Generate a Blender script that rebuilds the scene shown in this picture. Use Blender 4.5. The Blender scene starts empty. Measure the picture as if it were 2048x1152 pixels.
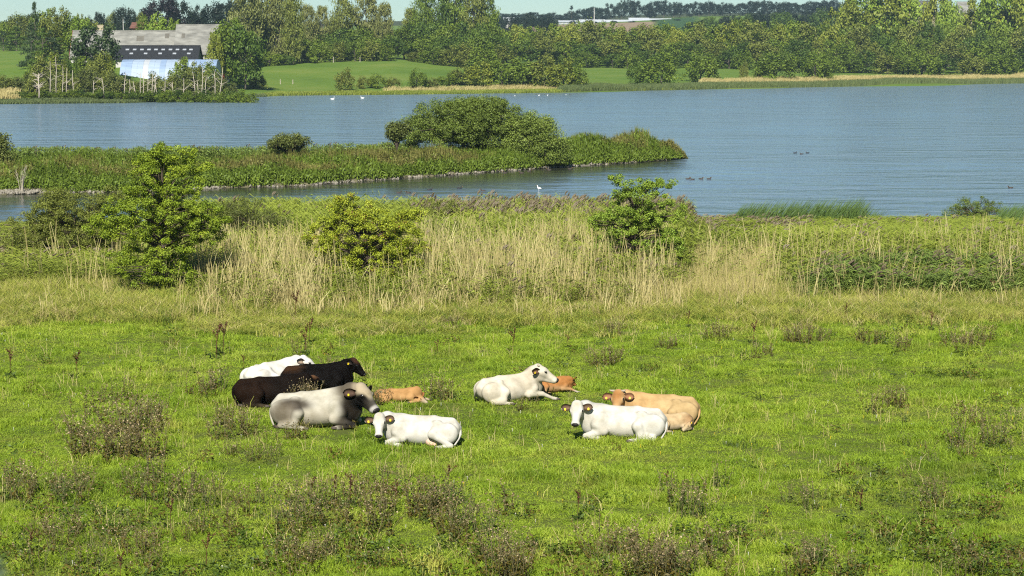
import bpy, bmesh, math, random
import numpy as np
from mathutils import Vector, Matrix, Euler

rng = np.random.default_rng(7)
random.seed(7)
scene = bpy.context.scene
COL = scene.collection
R = math.radians

# ------------------------------------------------------------------ camera, sky, sun, exposure
CAM_H, FPX = 9.75, 4000.0
PITCH = math.atan(466.0 / FPX)
cam_data = bpy.data.cameras.new('camera')
cam_data.sensor_width = 36.0
cam_data.lens = 36.0 * FPX / 2048.0
cam_data.clip_start = 0.2
cam_data.clip_end = 20000.0
cam_data.dof.use_dof = True
cam_data.dof.focus_distance = 60.0
cam_data.dof.aperture_fstop = 5.6
cam = bpy.data.objects.new('camera', cam_data)
COL.objects.link(cam)
cam.location = (0, 0, CAM_H)
cam.rotation_euler = (math.pi / 2 - PITCH, 0, 0)
scene.camera = cam

SUN_EL, SUN_AZ = R(40), R(-8)          # azimuth measured from straight behind the camera, minus = from the left
sun_dir = Vector((math.sin(SUN_AZ) * math.cos(SUN_EL), -math.cos(SUN_AZ) * math.cos(SUN_EL), math.sin(SUN_EL)))
world = bpy.data.worlds.new('World')
scene.world = world
world.use_nodes = True
wn = world.node_tree.nodes
wn.clear()
w_out = wn.new('ShaderNodeOutputWorld')
w_bg = wn.new('ShaderNodeBackground')
w_sky = wn.new('ShaderNodeTexSky')
w_sky.sky_type = 'NISHITA'
w_sky.sun_disc = False
w_sky.sun_elevation = SUN_EL
w_sky.sun_rotation = math.atan2(sun_dir.x, sun_dir.y)
w_sky.altitude = 20
w_sky.air_density = 1.0
w_sky.dust_density = 0.0
w_sky.ozone_density = 2.0
w_bg.inputs['Strength'].default_value = 0.050
w_tint = wn.new('ShaderNodeMix')
w_tint.data_type = 'RGBA'
w_tint.blend_type = 'MULTIPLY'
w_tint.inputs['Factor'].default_value = 1.0
w_tint.inputs[7].default_value = (0.66, 0.86, 0.98, 1)      # the whole sky a little towards cyan, as the photograph's white balance has it
world.node_tree.links.new(w_sky.outputs[0], w_tint.inputs[6])
world.node_tree.links.new(w_tint.outputs[2], w_bg.inputs[0])
world.node_tree.links.new(w_bg.outputs[0], w_out.inputs[0])

sun_data = bpy.data.lights.new('sun', 'SUN')
sun_data.energy = 5.0
sun_data.angle = R(0.5)
sun_data.color = (1.0, 0.95, 0.86)
sun = bpy.data.objects.new('sun', sun_data)
COL.objects.link(sun)
sun.location = (0, 0, 60)
sun.rotation_euler = sun_dir.to_track_quat('Z', 'Y').to_euler()

scene.view_settings.view_transform = 'Standard'
scene.view_settings.look = 'None'
scene.view_settings.exposure = 0.85
scene.view_settings.gamma = 1.0
scene.view_settings.use_curve_mapping = False
try:
    cy = scene.cycles
    cy.max_bounces = 5
    cy.diffuse_bounces = 2
    cy.glossy_bounces = 2
    cy.transmission_bounces = 2
    cy.volume_bounces = 0
    cy.transparent_max_bounces = 4
    cy.use_denoising = False       # the grain of 128 samples keeps leaf and ripple detail that denoising smears
    cy.filter_width = 1.15
    cy.volume_step_rate = 4.0
except Exception:
    pass


# ------------------------------------------------------------------ where a point of the photograph lies in the world
def ray(px, py):
    u, v = (px - 1024.0) / FPX, (576.0 - py) / FPX
    cp, sp = math.cos(PITCH), math.sin(PITCH)
    return u, cp + v * sp, -sp + v * cp


def on_plane(px, py, z=0.0):
    dx, dy, dz = ray(px, py)
    t = (z - CAM_H) / dz
    return Vector((dx * t, dy * t, z))


def at_dist(px, py, D):
    dx, dy, dz = ray(px, py)
    t = D / dy
    return Vector((dx * t, D, CAM_H + dz * t))


def to_px(x, y, z):
    cp, sp = math.cos(PITCH), math.sin(PITCH)
    zz = z - CAM_H
    depth = y * cp - zz * sp
    up = y * sp + zz * cp
    return 1024 + FPX * x / depth, 576 - FPX * up / depth


# ------------------------------------------------------------------ object helpers
def tag(o, label=None, cat=None, group=None, kind=None):
    if label: o['label'] = label
    if cat: o['category'] = cat
    if group: o['group'] = group
    if kind: o['kind'] = kind
    return o


def link(name, data, parent=None, mat=None, smooth=False):
    o = bpy.data.objects.new(name, data)
    COL.objects.link(o)
    if parent is not None: o.parent = parent
    if mat is not None and data is not None and len(data.materials) == 0:
        data.materials.append(mat)
    if smooth and data is not None:
        data.polygons.foreach_set('use_smooth', np.ones(len(data.polygons), bool))
    return o


def empty(name, loc, rz=0.0, scale=1.0):
    o = bpy.data.objects.new(name, None)
    o.empty_display_size = 0.2
    COL.objects.link(o)
    o.location = loc
    o.rotation_euler = (0, 0, rz)
    o.scale = (scale,) * 3 if not hasattr(scale, '__len__') else scale
    return o


def copy_tree(o, parent=None):
    c = o.copy()
    COL.objects.link(c)
    if parent is not None: c.parent = parent
    for ch in o.children:
        copy_tree(ch, c)
    return c


def mesh_np(name, V, F, tone=None, color=None):
    V = np.ascontiguousarray(V, np.float32)
    F = np.ascontiguousarray(F, np.int32)
    me = bpy.data.meshes.new(name)
    me.vertices.add(len(V))
    me.vertices.foreach_set('co', V.ravel())
    k = F.shape[1]
    me.loops.add(F.size)
    me.loops.foreach_set('vertex_index', F.ravel())
    me.polygons.add(len(F))
    me.polygons.foreach_set('loop_start', np.arange(0, F.size, k, dtype=np.int32))
    if tone is not None:
        a = me.attributes.new('tone', 'FLOAT', 'FACE')
        a.data.foreach_set('value', np.ascontiguousarray(tone, np.float32))
    if color is not None:
        a = me.attributes.new('coat', 'FLOAT_COLOR', 'POINT')
        c4 = np.ones((len(V), 4), np.float32)
        c4[:, :3] = color
        a.data.foreach_set('color', c4.ravel())
    me.update(calc_edges=True)
    me.validate()
    return me


class MB:
    """collects quads (triangles are stored with a doubled corner split off)"""
    def __init__(self):
        self.v, self.f = [], []

    def add(self, verts, faces):
        n = len(self.v)
        self.v.extend([tuple(p) for p in verts])
        self.f.extend([tuple(i + n for i in f) for f in faces])

    def box(self, lo, hi, M=None):
        (x0, y0, z0), (x1, y1, z1) = lo, hi
        vs = [(x0, y0, z0), (x1, y0, z0), (x1, y1, z0), (x0, y1, z0), (x0, y0, z1), (x1, y0, z1), (x1, y1, z1), (x0, y1, z1)]
        if M is not None: vs = [M @ Vector(p) for p in vs]
        self.add(vs, [(0, 3, 2, 1), (4, 5, 6, 7), (0, 1, 5, 4), (1, 2, 6, 5), (2, 3, 7, 6), (3, 0, 4, 7)])

    def tube(self, pts, rad, n=6, cap=True):
        pts = [Vector(p) for p in pts]
        if not hasattr(rad, '__len__'): rad = [rad] * len(pts)
        base = len(self.v)
        ref = Vector((0.31, 0.17, 0.93)).normalized()
        for i, p in enumerate(pts):
            t = (pts[min(i + 1, len(pts) - 1)] - pts[max(i - 1, 0)])
            if t.length < 1e-9: t = Vector((0, 0, 1))
            t.normalize()
            r = ref if abs(t.dot(ref)) < 0.95 else Vector((1, 0, 0))
            a = t.cross(r).normalized()
            b = t.cross(a)
            for k in range(n):
                an = 2 * math.pi * k / n
                self.v.append(tuple(p + (a * math.cos(an) + b * math.sin(an)) * rad[i]))
        for i in range(len(pts) - 1):
            for k in range(n):
                k2 = (k + 1) % n
                self.f.append((base + i * n + k, base + i * n + k2, base + (i + 1) * n + k2, base + (i + 1) * n + k))
        if cap:
            self.f.append(tuple(base + k for k in range(n))[::-1])
            self.f.append(tuple(base + (len(pts) - 1) * n + k for k in range(n)))

    def mesh(self, name):
        me = bpy.data.meshes.new(name)
        me.from_pydata(self.v, [], self.f)
        me.update()
        return me

    def build(self, name, mat, parent=None, smooth=False):
        return link(name, self.mesh(name), parent, mat, smooth)


# ------------------------------------------------------------------ materials
def new_mat(name):
    m = bpy.data.materials.new(name)
    m.use_nodes = True
    nt = m.node_tree
    nt.nodes.clear()
    out = nt.nodes.new('ShaderNodeOutputMaterial')
    return m, nt, out


def N(nt, typ, **kw):
    n = nt.nodes.new(typ)
    for k, v in kw.items():
        if k.startswith('i_'):
            n.inputs[k[2:].replace('_', ' ')].default_value = v
        else:
            setattr(n, k, v)
    return n


def ramp(nt, fac, stops):
    r = nt.nodes.new('ShaderNodeValToRGB')
    els = r.color_ramp.elements
    while len(els) > 1: els.remove(els[-1])
    els[0].position, els[0].color = stops[0][0], (*stops[0][1], 1)
    for p, c in stops[1:]:
        e = els.new(p)
        e.color = (*c, 1)
    nt.links.new(fac, r.inputs[0])
    return r.outputs[0]


def math_node(nt, op, a, b=None, clamp=False):
    m = nt.nodes.new('ShaderNodeMath')
    m.operation = op
    m.use_clamp = clamp
    for i, x in enumerate((a, b)):
        if x is None: continue
        if isinstance(x, (int, float)): m.inputs[i].default_value = x
        else: nt.links.new(x, m.inputs[i])
    return m.outputs[0]


def mixc(nt, fac, a, b, blend='MIX'):
    m = nt.nodes.new('ShaderNodeMix')
    m.data_type = 'RGBA'
    m.blend_type = blend
    for sock, x in ((m.inputs['Factor'], fac), (m.inputs[6], a), (m.inputs[7], b)):
        if isinstance(x, (int, float)): sock.default_value = x
        elif isinstance(x, tuple): sock.default_value = (*x, 1)
        else: nt.links.new(x, sock)
    return m.outputs[2]


def noise_at(nt, scale, detail=3.0, rough=0.55, vec=None, stretch=None):
    n = N(nt, 'ShaderNodeTexNoise')
    n.inputs['Scale'].default_value = scale
    n.inputs['Detail'].default_value = detail
    n.inputs['Roughness'].default_value = rough
    if vec is None:
        vec = N(nt, 'ShaderNodeNewGeometry').outputs['Position']
    if stretch is not None:
        mp = N(nt, 'ShaderNodeMapping')
        mp.inputs['Scale'].default_value = stretch
        nt.links.new(vec, mp.inputs[0])
        vec = mp.outputs[0]
    nt.links.new(vec, n.inputs['Vector'])
    return n.outputs[0]


def leaf_mat(name, dark, mid, light, transl=0.13, rough=0.55, pos_scale=0.35, spec=0.25, accent=None):
    """foliage: a leaf's own tone, a tone per plant and broad patches; some light passes through"""
    m, nt, out = new_mat(name)
    at = N(nt, 'ShaderNodeAttribute', attribute_name='tone')
    oi = N(nt, 'ShaderNodeObjectInfo')
    nz = noise_at(nt, pos_scale, 2.0)
    f = math_node(nt, 'MULTIPLY', at.outputs['Fac'], 0.5)
    f = math_node(nt, 'ADD', f, math_node(nt, 'MULTIPLY', oi.outputs['Random'], 0.28))
    f = math_node(nt, 'ADD', f, math_node(nt, 'MULTIPLY', nz, 0.5))
    f = math_node(nt, 'SUBTRACT', f, 0.14, clamp=True)
    stops = [(0.08, dark), (0.5, mid), (0.92, light)]
    c = ramp(nt, f, stops)
    if accent is not None:
        g = math_node(nt, 'GREATER_THAN', at.outputs['Fac'], accent[1])
        c = mixc(nt, g, c, accent[0])
    p = N(nt, 'ShaderNodeBsdfPrincipled')
    nt.links.new(c, p.inputs['Base Color'])
    p.inputs['Roughness'].default_value = rough
    p.inputs['Specular IOR Level'].default_value = spec
    t = N(nt, 'ShaderNodeBsdfTranslucent')
    nt.links.new(c, t.inputs['Color'])
    mx = N(nt, 'ShaderNodeMixShader')
    mx.inputs[0].default_value = transl
    nt.links.new(p.outputs[0], mx.inputs[1])
    nt.links.new(t.outputs[0], mx.inputs[2])
    nt.links.new(mx.outputs[0], out.inputs[0])
    return m


def plain_mat(name, col, rough=0.7, var=0.25, scale=3.0, bump=0.0, spec=0.3, stretch=None, col2=None):
    m, nt, out = new_mat(name)
    tc = N(nt, 'ShaderNodeTexCoord')
    nz = noise_at(nt, scale, 4.0, vec=tc.outputs['Object'], stretch=stretch)
    lo = tuple(c * (1 - var) for c in col) if col2 is None else col2
    hi = tuple(min(1, c * (1 + var)) for c in col)
    c = ramp(nt, nz, [(0.3, lo), (0.7, hi)])
    p = N(nt, 'ShaderNodeBsdfPrincipled')
    nt.links.new(c, p.inputs['Base Color'])
    p.inputs['Roughness'].default_value = rough
    p.inputs['Specular IOR Level'].default_value = spec
    if bump > 0:
        b = N(nt, 'ShaderNodeBump')
        b.inputs['Strength'].default_value = bump
        b.inputs['Distance'].default_value = 0.03
        nt.links.new(nz, b.inputs['Height'])
        nt.links.new(b.outputs[0], p.inputs['Normal'])
    nt.links.new(p.outputs[0], out.inputs[0])
    return m


M = {}
M['bark'] = plain_mat('bark', (0.085, 0.065, 0.045), 0.9, 0.4, 6.0, 0.5, stretch=(1, 1, 0.25))
M['pale_bark'] = plain_mat('pale_bark', (0.36, 0.32, 0.25), 0.85, 0.25, 1.5, 0.2, stretch=(1, 1, 0.4))
M['far_bark'] = plain_mat('far_bark', (0.10, 0.085, 0.065), 0.9, 0.3)
#                         dark                    mid                     light
M['lf_dark'] = leaf_mat('dark_foliage', (0.0309, 0.054, 0.007), (0.0649, 0.1126, 0.0126), (0.1158, 0.1726, 0.0196))
M['lf_mid'] = leaf_mat('mid_foliage', (0.0509, 0.079, 0.0071), (0.1123, 0.166, 0.0157), (0.1871, 0.245, 0.0242))
M['lf_olive'] = leaf_mat('olive_foliage', (0.0667, 0.0794, 0.0109), (0.1304, 0.1543, 0.0248), (0.2075, 0.2352, 0.0404))
M['lf_yellow'] = leaf_mat('yellow_green_foliage', (0.0792, 0.0994, 0.0096), (0.1656, 0.2001, 0.0211), (0.2736, 0.2898, 0.0384))
M['lf_grey'] = leaf_mat('grey_green_foliage', (0.0531, 0.0647, 0.0141), (0.1037, 0.1268, 0.027), (0.1771, 0.2005, 0.0482))
M['lf_copper'] = leaf_mat('copper_foliage', (0.0096, 0.0072, 0.0084), (0.018, 0.0132, 0.0144), (0.03, 0.0216, 0.0204))
M['lf_conifer'] = leaf_mat('conifer_foliage', (0.0177, 0.0363, 0.0116), (0.0379, 0.0678, 0.0198), (0.0734, 0.1029, 0.0313))
M['lf_far'] = leaf_mat('distant_foliage', (0.0065, 0.0133, 0.007), (0.0121, 0.0236, 0.0117), (0.0203, 0.0349, 0.0164))
M['lf_poplar'] = leaf_mat('poplar_foliage', (0.066, 0.0784, 0.0165), (0.1386, 0.1543, 0.0379), (0.2376, 0.2467, 0.0701))
M['lf_hawthorn'] = leaf_mat('hawthorn_foliage', (0.0751, 0.1241, 0.0075), (0.1921, 0.2634, 0.0171), (0.334, 0.3875, 0.0364), pos_scale=0.9)
M['lf_golden'] = leaf_mat('golden_foliage', (0.1283, 0.1692, 0.0104), (0.2567, 0.3059, 0.0207), (0.4077, 0.4348, 0.0393), pos_scale=0.9,
                          accent=((0.20, 0.10, 0.02), 0.985))
M['lf_fresh'] = leaf_mat('fresh_foliage', (0.0807, 0.1336, 0.0126), (0.1693, 0.2514, 0.025), (0.2821, 0.3691, 0.0476), pos_scale=0.9)
M['fringe'] = leaf_mat('fringe_reed', (0.050, 0.070, 0.022), (0.095, 0.130, 0.040), (0.155, 0.18, 0.062))
M['lf_willow'] = leaf_mat('willow_foliage', (0.0645, 0.0936, 0.0135), (0.129, 0.1785, 0.0282), (0.2195, 0.2797, 0.0522), pos_scale=0.3)
M['lf_herb'] = leaf_mat('herb_foliage', (0.0528, 0.0809, 0.0085), (0.1084, 0.163, 0.0155), (0.1737, 0.2347, 0.0254), pos_scale=0.2)
M['lf_herb_dull'] = leaf_mat('dull_herb_foliage', (0.0774, 0.0779, 0.0189), (0.1451, 0.1445, 0.0334), (0.235, 0.2074, 0.0619), pos_scale=0.2)
M['reed'] = leaf_mat('green_reed', (0.0851, 0.1179, 0.0128), (0.1701, 0.2133, 0.0241), (0.2722, 0.3032, 0.044), pos_scale=0.15)
M['reed_dark'] = leaf_mat('dark_reed', (0.0655, 0.1037, 0.0206), (0.1343, 0.1927, 0.0343), (0.2293, 0.2816, 0.0572), pos_scale=0.3)
M['straw'] = leaf_mat('dry_reed', (0.2283, 0.1885, 0.0661), (0.4037, 0.3411, 0.1391), (0.5618, 0.5027, 0.2434), transl=0.15, pos_scale=0.5)
M['plume'] = leaf_mat('reed_plume', (0.081, 0.0627, 0.0368), (0.144, 0.114, 0.068), (0.216, 0.1805, 0.112), pos_scale=0.5)
M['yellow_grass'] = leaf_mat('yellow_grass', (0.1544, 0.186, 0.0218), (0.285, 0.3078, 0.0475), (0.475, 0.4617, 0.099), pos_scale=0.25)
M['pale_grass'] = leaf_mat('pale_grass', (0.24, 0.2, 0.0712), (0.4, 0.34, 0.133), (0.56, 0.48, 0.228), pos_scale=0.3)
M['rush'] = leaf_mat('rush_blades', (0.040, 0.075, 0.016), (0.080, 0.135, 0.030), (0.13, 0.19, 0.046), pos_scale=0.3)
M['thistle_leaf'] = leaf_mat('thistle_leaf', (0.0439, 0.0374, 0.0057), (0.0878, 0.0696, 0.0112), (0.1464, 0.1123, 0.0212), pos_scale=2.0)
M['thistle_green'] = leaf_mat('green_thistle_leaf', (0.0299, 0.0518, 0.0088), (0.0624, 0.0961, 0.016), (0.1081, 0.1421, 0.0265), pos_scale=2.0)
M['thistle_head'] = leaf_mat('thistle_head', (0.1126, 0.0767, 0.037), (0.2393, 0.1789, 0.0914), (0.4645, 0.3834, 0.2175), transl=0.1, pos_scale=2.0)
M['dock'] = leaf_mat('dock_seed', (0.055, 0.020, 0.012), (0.11, 0.042, 0.022), (0.17, 0.075, 0.036), transl=0.1, pos_scale=2.0)
M['stem'] = plain_mat('stem', (0.12, 0.105, 0.045), 0.8, 0.3)


def grass_blade_mat():
    m, nt, out = new_mat('pasture_blades')
    at = N(nt, 'ShaderNodeAttribute', attribute_name='tone')
    oi = N(nt, 'ShaderNodeObjectInfo')
    big = noise_at(nt, 0.16, 3.0)
    med = noise_at(nt, 1.1, 3.0, stretch=(0.8, 1, 1))
    f = math_node(nt, 'MULTIPLY', at.outputs['Fac'], 0.34)
    f = math_node(nt, 'ADD', f, math_node(nt, 'MULTIPLY', oi.outputs['Random'], 0.26))
    f = math_node(nt, 'ADD', f, math_node(nt, 'MULTIPLY', math_node(nt, 'SUBTRACT', med, 0.5), 0.75))
    f = math_node(nt, 'ADD', f, math_node(nt, 'MULTIPLY', math_node(nt, 'SUBTRACT', big, 0.5), 0.85))
    f = math_node(nt, 'ADD', f, 0.17, clamp=True)
    c = ramp(nt, f, [(0.05, (0.080, 0.135, 0.008)), (0.33, (0.185, 0.285, 0.017)), (0.62, (0.305, 0.405, 0.032)), (0.95, (0.52, 0.55, 0.105))])
    dry = noise_at(nt, 0.45, 4.0, stretch=(0.7, 1, 1))
    dm = ramp(nt, dry, [(0.53, (0, 0, 0)), (0.70, (0.62, 0.62, 0.62))])
    rnd = math_node(nt, 'GREATER_THAN', oi.outputs['Random'], 0.35)
    c = mixc(nt, math_node(nt, 'MULTIPLY', dm, rnd), c, (0.20, 0.17, 0.050))
    p = N(nt, 'ShaderNodeBsdfPrincipled')
    nt.links.new(c, p.inputs['Base Color'])
    p.inputs['Roughness'].default_value = 0.55
    p.inputs['Specular IOR Level'].default_value = 0.25
    t = N(nt, 'ShaderNodeBsdfTranslucent')
    nt.links.new(c, t.inputs['Color'])
    mx = N(nt, 'ShaderNodeMixShader')
    mx.inputs[0].default_value = 0.3
    nt.links.new(p.outputs[0], mx.inputs[1])
    nt.links.new(t.outputs[0], mx.inputs[2])
    nt.links.new(mx.outputs[0], out.inputs[0])
    return m


M['grass'] = grass_blade_mat()


def ground_mat():
    m, nt, out = new_mat('pasture_soil')
    a = noise_at(nt, 0.5, 5.0)
    b = noise_at(nt, 9.0, 4.0)
    c = ramp(nt, a, [(0.3, (0.050, 0.085, 0.010)), (0.6, (0.085, 0.120, 0.016)), (0.8, (0.10, 0.10, 0.030))])
    c = mixc(nt, math_node(nt, 'MULTIPLY', b, 0.5), c, (0.11, 0.08, 0.04))
    p = N(nt, 'ShaderNodeBsdfPrincipled')
    nt.links.new(c, p.inputs['Base Color'])
    p.inputs['Roughness'].default_value = 0.95
    p.inputs['Specular IOR Level'].default_value = 0.1
    bp = N(nt, 'ShaderNodeBump')
    bp.inputs['Strength'].default_value = 0.8
    bp.inputs['Distance'].default_value = 0.05
    nt.links.new(b, bp.inputs['Height'])
    nt.links.new(bp.outputs[0], p.inputs['Normal'])
    nt.links.new(p.outputs[0], out.inputs[0])
    return m


def far_land_mat():
    """meadow green, with a ploughed brown field and a dark green crop where those lie; the field masks are stored on the terrain"""
    m, nt, out = new_mat('far_land')
    a = noise_at(nt, 0.03, 5.0)
    b = noise_at(nt, 0.5, 4.0, stretch=(0.5, 1.5, 1))
    f = math_node(nt, 'ADD', math_node(nt, 'MULTIPLY', a, 0.6), math_node(nt, 'MULTIPLY', b, 0.4))
    c = ramp(nt, f, [(0.3, (0.055, 0.105, 0.014)), (0.5, (0.095, 0.155, 0.022)), (0.7, (0.155, 0.185, 0.040))])
    k = N(nt, 'ShaderNodeAttribute', attribute_name='coat')
    sp = N(nt, 'ShaderNodeSeparateColor')
    nt.links.new(k.outputs['Color'], sp.inputs[0])
    c = mixc(nt, sp.outputs[0], c, (0.23, 0.17, 0.105))
    c = mixc(nt, sp.outputs[1], c, (0.035, 0.075, 0.022))
    c = mixc(nt, sp.outputs[2], c, (0.045, 0.055, 0.020))
    p = N(nt, 'ShaderNodeBsdfPrincipled')
    nt.links.new(c, p.inputs['Base Color'])
    p.inputs['Roughness'].default_value = 0.95
    p.inputs['Specular IOR Level'].default_value = 0.1
    nt.links.new(p.outputs[0], out.inputs[0])
    return m


def water_mat():
    m, nt, out = new_mat('lake_water')
    calm = N(nt, 'ShaderNodeAttribute', attribute_name='coat')
    sp = N(nt, 'ShaderNodeSeparateColor')
    nt.links.new(calm.outputs['Color'], sp.inputs[0])
    w1 = noise_at(nt, 1.0, 3.0, 0.6, stretch=(0.30, 0.42, 1))
    w2 = noise_at(nt, 1.0, 2.0, 0.5, stretch=(1.5, 0.9, 1))
    w3 = noise_at(nt, 1.0, 3.0, 0.6, stretch=(0.035, 0.05, 1))
    w4 = noise_at(nt, 1.0, 2.0, 0.5, stretch=(0.10, 0.22, 1))
    h = math_node(nt, 'ADD', math_node(nt, 'MULTIPLY', w1, 0.75), math_node(nt, 'MULTIPLY', w2, 0.30))
    h = math_node(nt, 'ADD', h, math_node(nt, 'MULTIPLY', w4, 1.9))
    gust = ramp(nt, w3, [(0.38, (0.30, 0.30, 0.30)), (0.58, (1.0, 1.0, 1.0))])
    stren = math_node(nt, 'MULTIPLY', gust, math_node(nt, 'SUBTRACT', 1.0, math_node(nt, 'MULTIPLY', sp.outputs[0], 0.92)))
    b = N(nt, 'ShaderNodeBump')
    b.inputs['Distance'].default_value = 2.0
    nt.links.new(stren, b.inputs['Strength'])
    nt.links.new(h, b.inputs['Height'])
    p = N(nt, 'ShaderNodeBsdfPrincipled')
    nt.links.new(mixc(nt, sp.outputs[1], (0.118, 0.172, 0.212), (0.028, 0.032, 0.020)), p.inputs['Base Color'])      # dark reflection of the spit's plants painted into the base colour
    p.inputs['Roughness'].default_value = 0.16
    p.inputs['IOR'].default_value = 1.33
    nt.links.new(b.outputs[0], p.inputs['Normal'])
    nt.links.new(p.outputs[0], out.inputs[0])
    return m


# ------------------------------------------------------------------ numbers for the land
def vnoise(x, y, seed=0):
    x = np.asarray(x, np.float64); y = np.asarray(y, np.float64)
    xi, yi = np.floor(x).astype(np.int64), np.floor(y).astype(np.int64)
    fx, fy = x - xi, y - yi
    fx, fy = fx * fx * (3 - 2 * fx), fy * fy * (3 - 2 * fy)

    def h(a, b):
        n = (a * 374761393 + b * 668265263 + seed * 974634) & 0xFFFFFFFF
        n = ((n ^ (n >> 13)) * 1274126177) & 0xFFFFFFFF
        return ((n ^ (n >> 16)) & 0xFFFF) / 65535.0
    return (h(xi, yi) * (1 - fx) + h(xi + 1, yi) * fx) * (1 - fy) + (h(xi, yi + 1) * (1 - fx) + h(xi + 1, yi + 1) * fx) * fy


def fnoise(x, y, seed=0, oct=3):
    s, a, t = 0.0, 1.0, 0.0
    for o in range(oct):
        s = s + a * vnoise(np.asarray(x) * 2 ** o, np.asarray(y) * 2 ** o, seed + o)
        t += a
        a *= 0.5
    return s / t


def sstep(a, b, x):
    t = np.clip((np.asarray(x, float) - a) / (b - a), 0, 1)
    return t * t * (3 - 2 * t)


def near_z(x, y):
    """pasture at zero, the hillside the photographer stands on, and the slope of the reed bed down to the lake"""
    x = np.asarray(x, float); y = np.asarray(y, float)
    hill = np.maximum(0, 8.1 - 0.25 * np.maximum(y, 0.0))
    z = hill + 0.10 * (fnoise(x * 0.3, y * 0.3, 3) - 0.5) + 0.06 * (fnoise(x * 1.3, y * 1.3, 9) - 0.5)
    z = z - 1.02 * sstep(82, 123, y) - 0.9 * sstep(121, 129, y)
    return z


def nz(x, y):
    return float(near_z(x, y))


def near_pt(px, py):
    """the point of the near ground seen at a pixel"""
    p = on_plane(px, py, 0.0)
    for _ in range(6):
        p = on_plane(px, py, nz(p.x, p.y))
    return p


LAKE_Z = -1.0
FAR_COLS = [
    (-500, [(440, 207), (470, 190), (520, 160), (620, 125), (800, 95), (1500, 60), (2600, 48)]),
    (0, [(443, 207), (470, 190), (520, 160), (620, 122), (800, 95), (1500, 60), (2600, 48)]),
    (250, [(452, 203), (475, 193), (520, 158), (560, 122), (800, 90), (1500, 58), (2600, 46)]),
    (470, [(500, 196), (540, 184), (600, 158), (680, 138), (800, 112), (1500, 72), (2600, 46)]),
    (560, [(533, 191), (560, 182), (600, 165), (680, 132), (760, 118), (1500, 74), (2600, 45)]),
    (800, [(548, 188.4), (570, 181), (620, 155), (700, 121), (770, 114), (1500, 72), (2600, 42)]),
    (1100, [(575, 184.8), (600, 175), (650, 160), (740, 148), (1000, 110), (1500, 60), (1950, 46), (2600, 36)]),
    (1400, [(632, 178), (660, 168), (700, 155), (780, 140), (1000, 108), (1400, 66), (1950, 32), (2600, 26)]),
    (1700, [(690, 172.3), (715, 163), (760, 152), (850, 142), (1000, 110), (1400, 62), (1950, 30), (2600, 24)]),
    (2048, [(768, 166), (795, 156), (850, 148), (950, 130), (1100, 100), (1400, 60), (2000, 30), (2600, 24)]),
    (2600, [(800, 164), (830, 155), (900, 146), (1000, 125), (1100, 100), (1400, 60), (2000, 30), (2600, 24)]),
]


def far_z(x, y):
    x = np.atleast_1d(np.asarray(x, float)); y = np.atleast_1d(np.asarray(y, float))
    px = 1024 + FPX * x / y
    cols = [c[0] for c in FAR_COLS]
    Z = []
    for cpx, prof in FAR_COLS:
        ds = np.log([p[0] for p in prof])
        zs = [at_dist(cpx, p[1], p[0]).z for p in prof]
        zs[0] = LAKE_Z
        zz = np.interp(np.log(y), ds, zs)
        zz = np.where(y < prof[0][0], LAKE_Z - np.minimum(1.0, 0.06 * (prof[0][0] - y)), zz)
        Z.append(zz)
    Z = np.array(Z)
    pos = np.interp(px, cols, np.arange(len(cols)))
    i = np.clip(pos.astype(int), 0, len(cols) - 2)
    w = pos - i
    j = np.arange(len(x))
    z = Z[i, j] * (1 - w) + Z[i + 1, j] * w
    return z + np.where(z > LAKE_Z + 0.3, 0.5 * (fnoise(x * 0.05, y * 0.05, 5) - 0.5), 0)


def fz(x, y):
    return float(far_z(x, y)[0])


def shore_d(px):
    return float(np.interp(px, [c[0] for c in FAR_COLS], [c[1][0][0] for c in FAR_COLS]))


def far_pt(px, D):
    x = (px - 1024) / FPX * D * (1 + 0.0)
    return Vector((x, D, fz(x, D)))


def grid_mesh(name, X, Y, Z, color=None):
    ny, nx = X.shape
    V = np.stack([X, Y, Z], -1).reshape(-1, 3)
    i = np.arange(ny * nx).reshape(ny, nx)
    F = np.stack([i[:-1, :-1], i[:-1, 1:], i[1:, 1:], i[1:, :-1]], -1).reshape(-1, 4)
    return mesh_np(name, V, F, color=color)


# ------------------------------------------------------------------ the setting: pasture, lake, spit, far land
ys = np.concatenate([np.linspace(-120, 4, 32), np.arange(5, 135, 0.6)])
xs = np.concatenate([np.linspace(-160, -50, 28)[:-1], np.arange(-50, 50.1, 0.7), np.linspace(50, 160, 28)[1:]])
X, Y = np.meshgrid(xs, ys)
ground = link('pasture_ground', grid_mesh('pasture_ground', X, Y, near_z(X, Y)), None, ground_mat(), True)
tag(ground, 'green pasture falling gently to the reed bed by the lake', 'ground', kind='structure')

SP_PX = [-500, -100, 90, 250, 450, 600, 800, 1000, 1150, 1280, 1345, 1364]
SP_NEAR = [150, 153, 155, 157, 162, 164.5, 174.5, 185.5, 194, 201.5, 206.5, 208.6]
SP_FAR = [186, 186, 187, 187, 188, 190, 196, 203, 209, 213, 212.5, 209.4]


def spit_pt(px, s):
    a, b = np.interp(px, SP_PX, SP_NEAR), np.interp(px, SP_PX, SP_FAR)
    D = a + (b - a) * s
    x = (px - 1024) / FPX * D
    w = b - a
    z = LAKE_Z - 0.06 + np.minimum(0.75, 0.16 * w) * np.sqrt(np.clip(np.sin(np.pi * np.clip(s, 0, 1)), 0, 1)) + 0.12 * (fnoise(x, D, 11) - 0.5)
    return x, D, z


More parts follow.
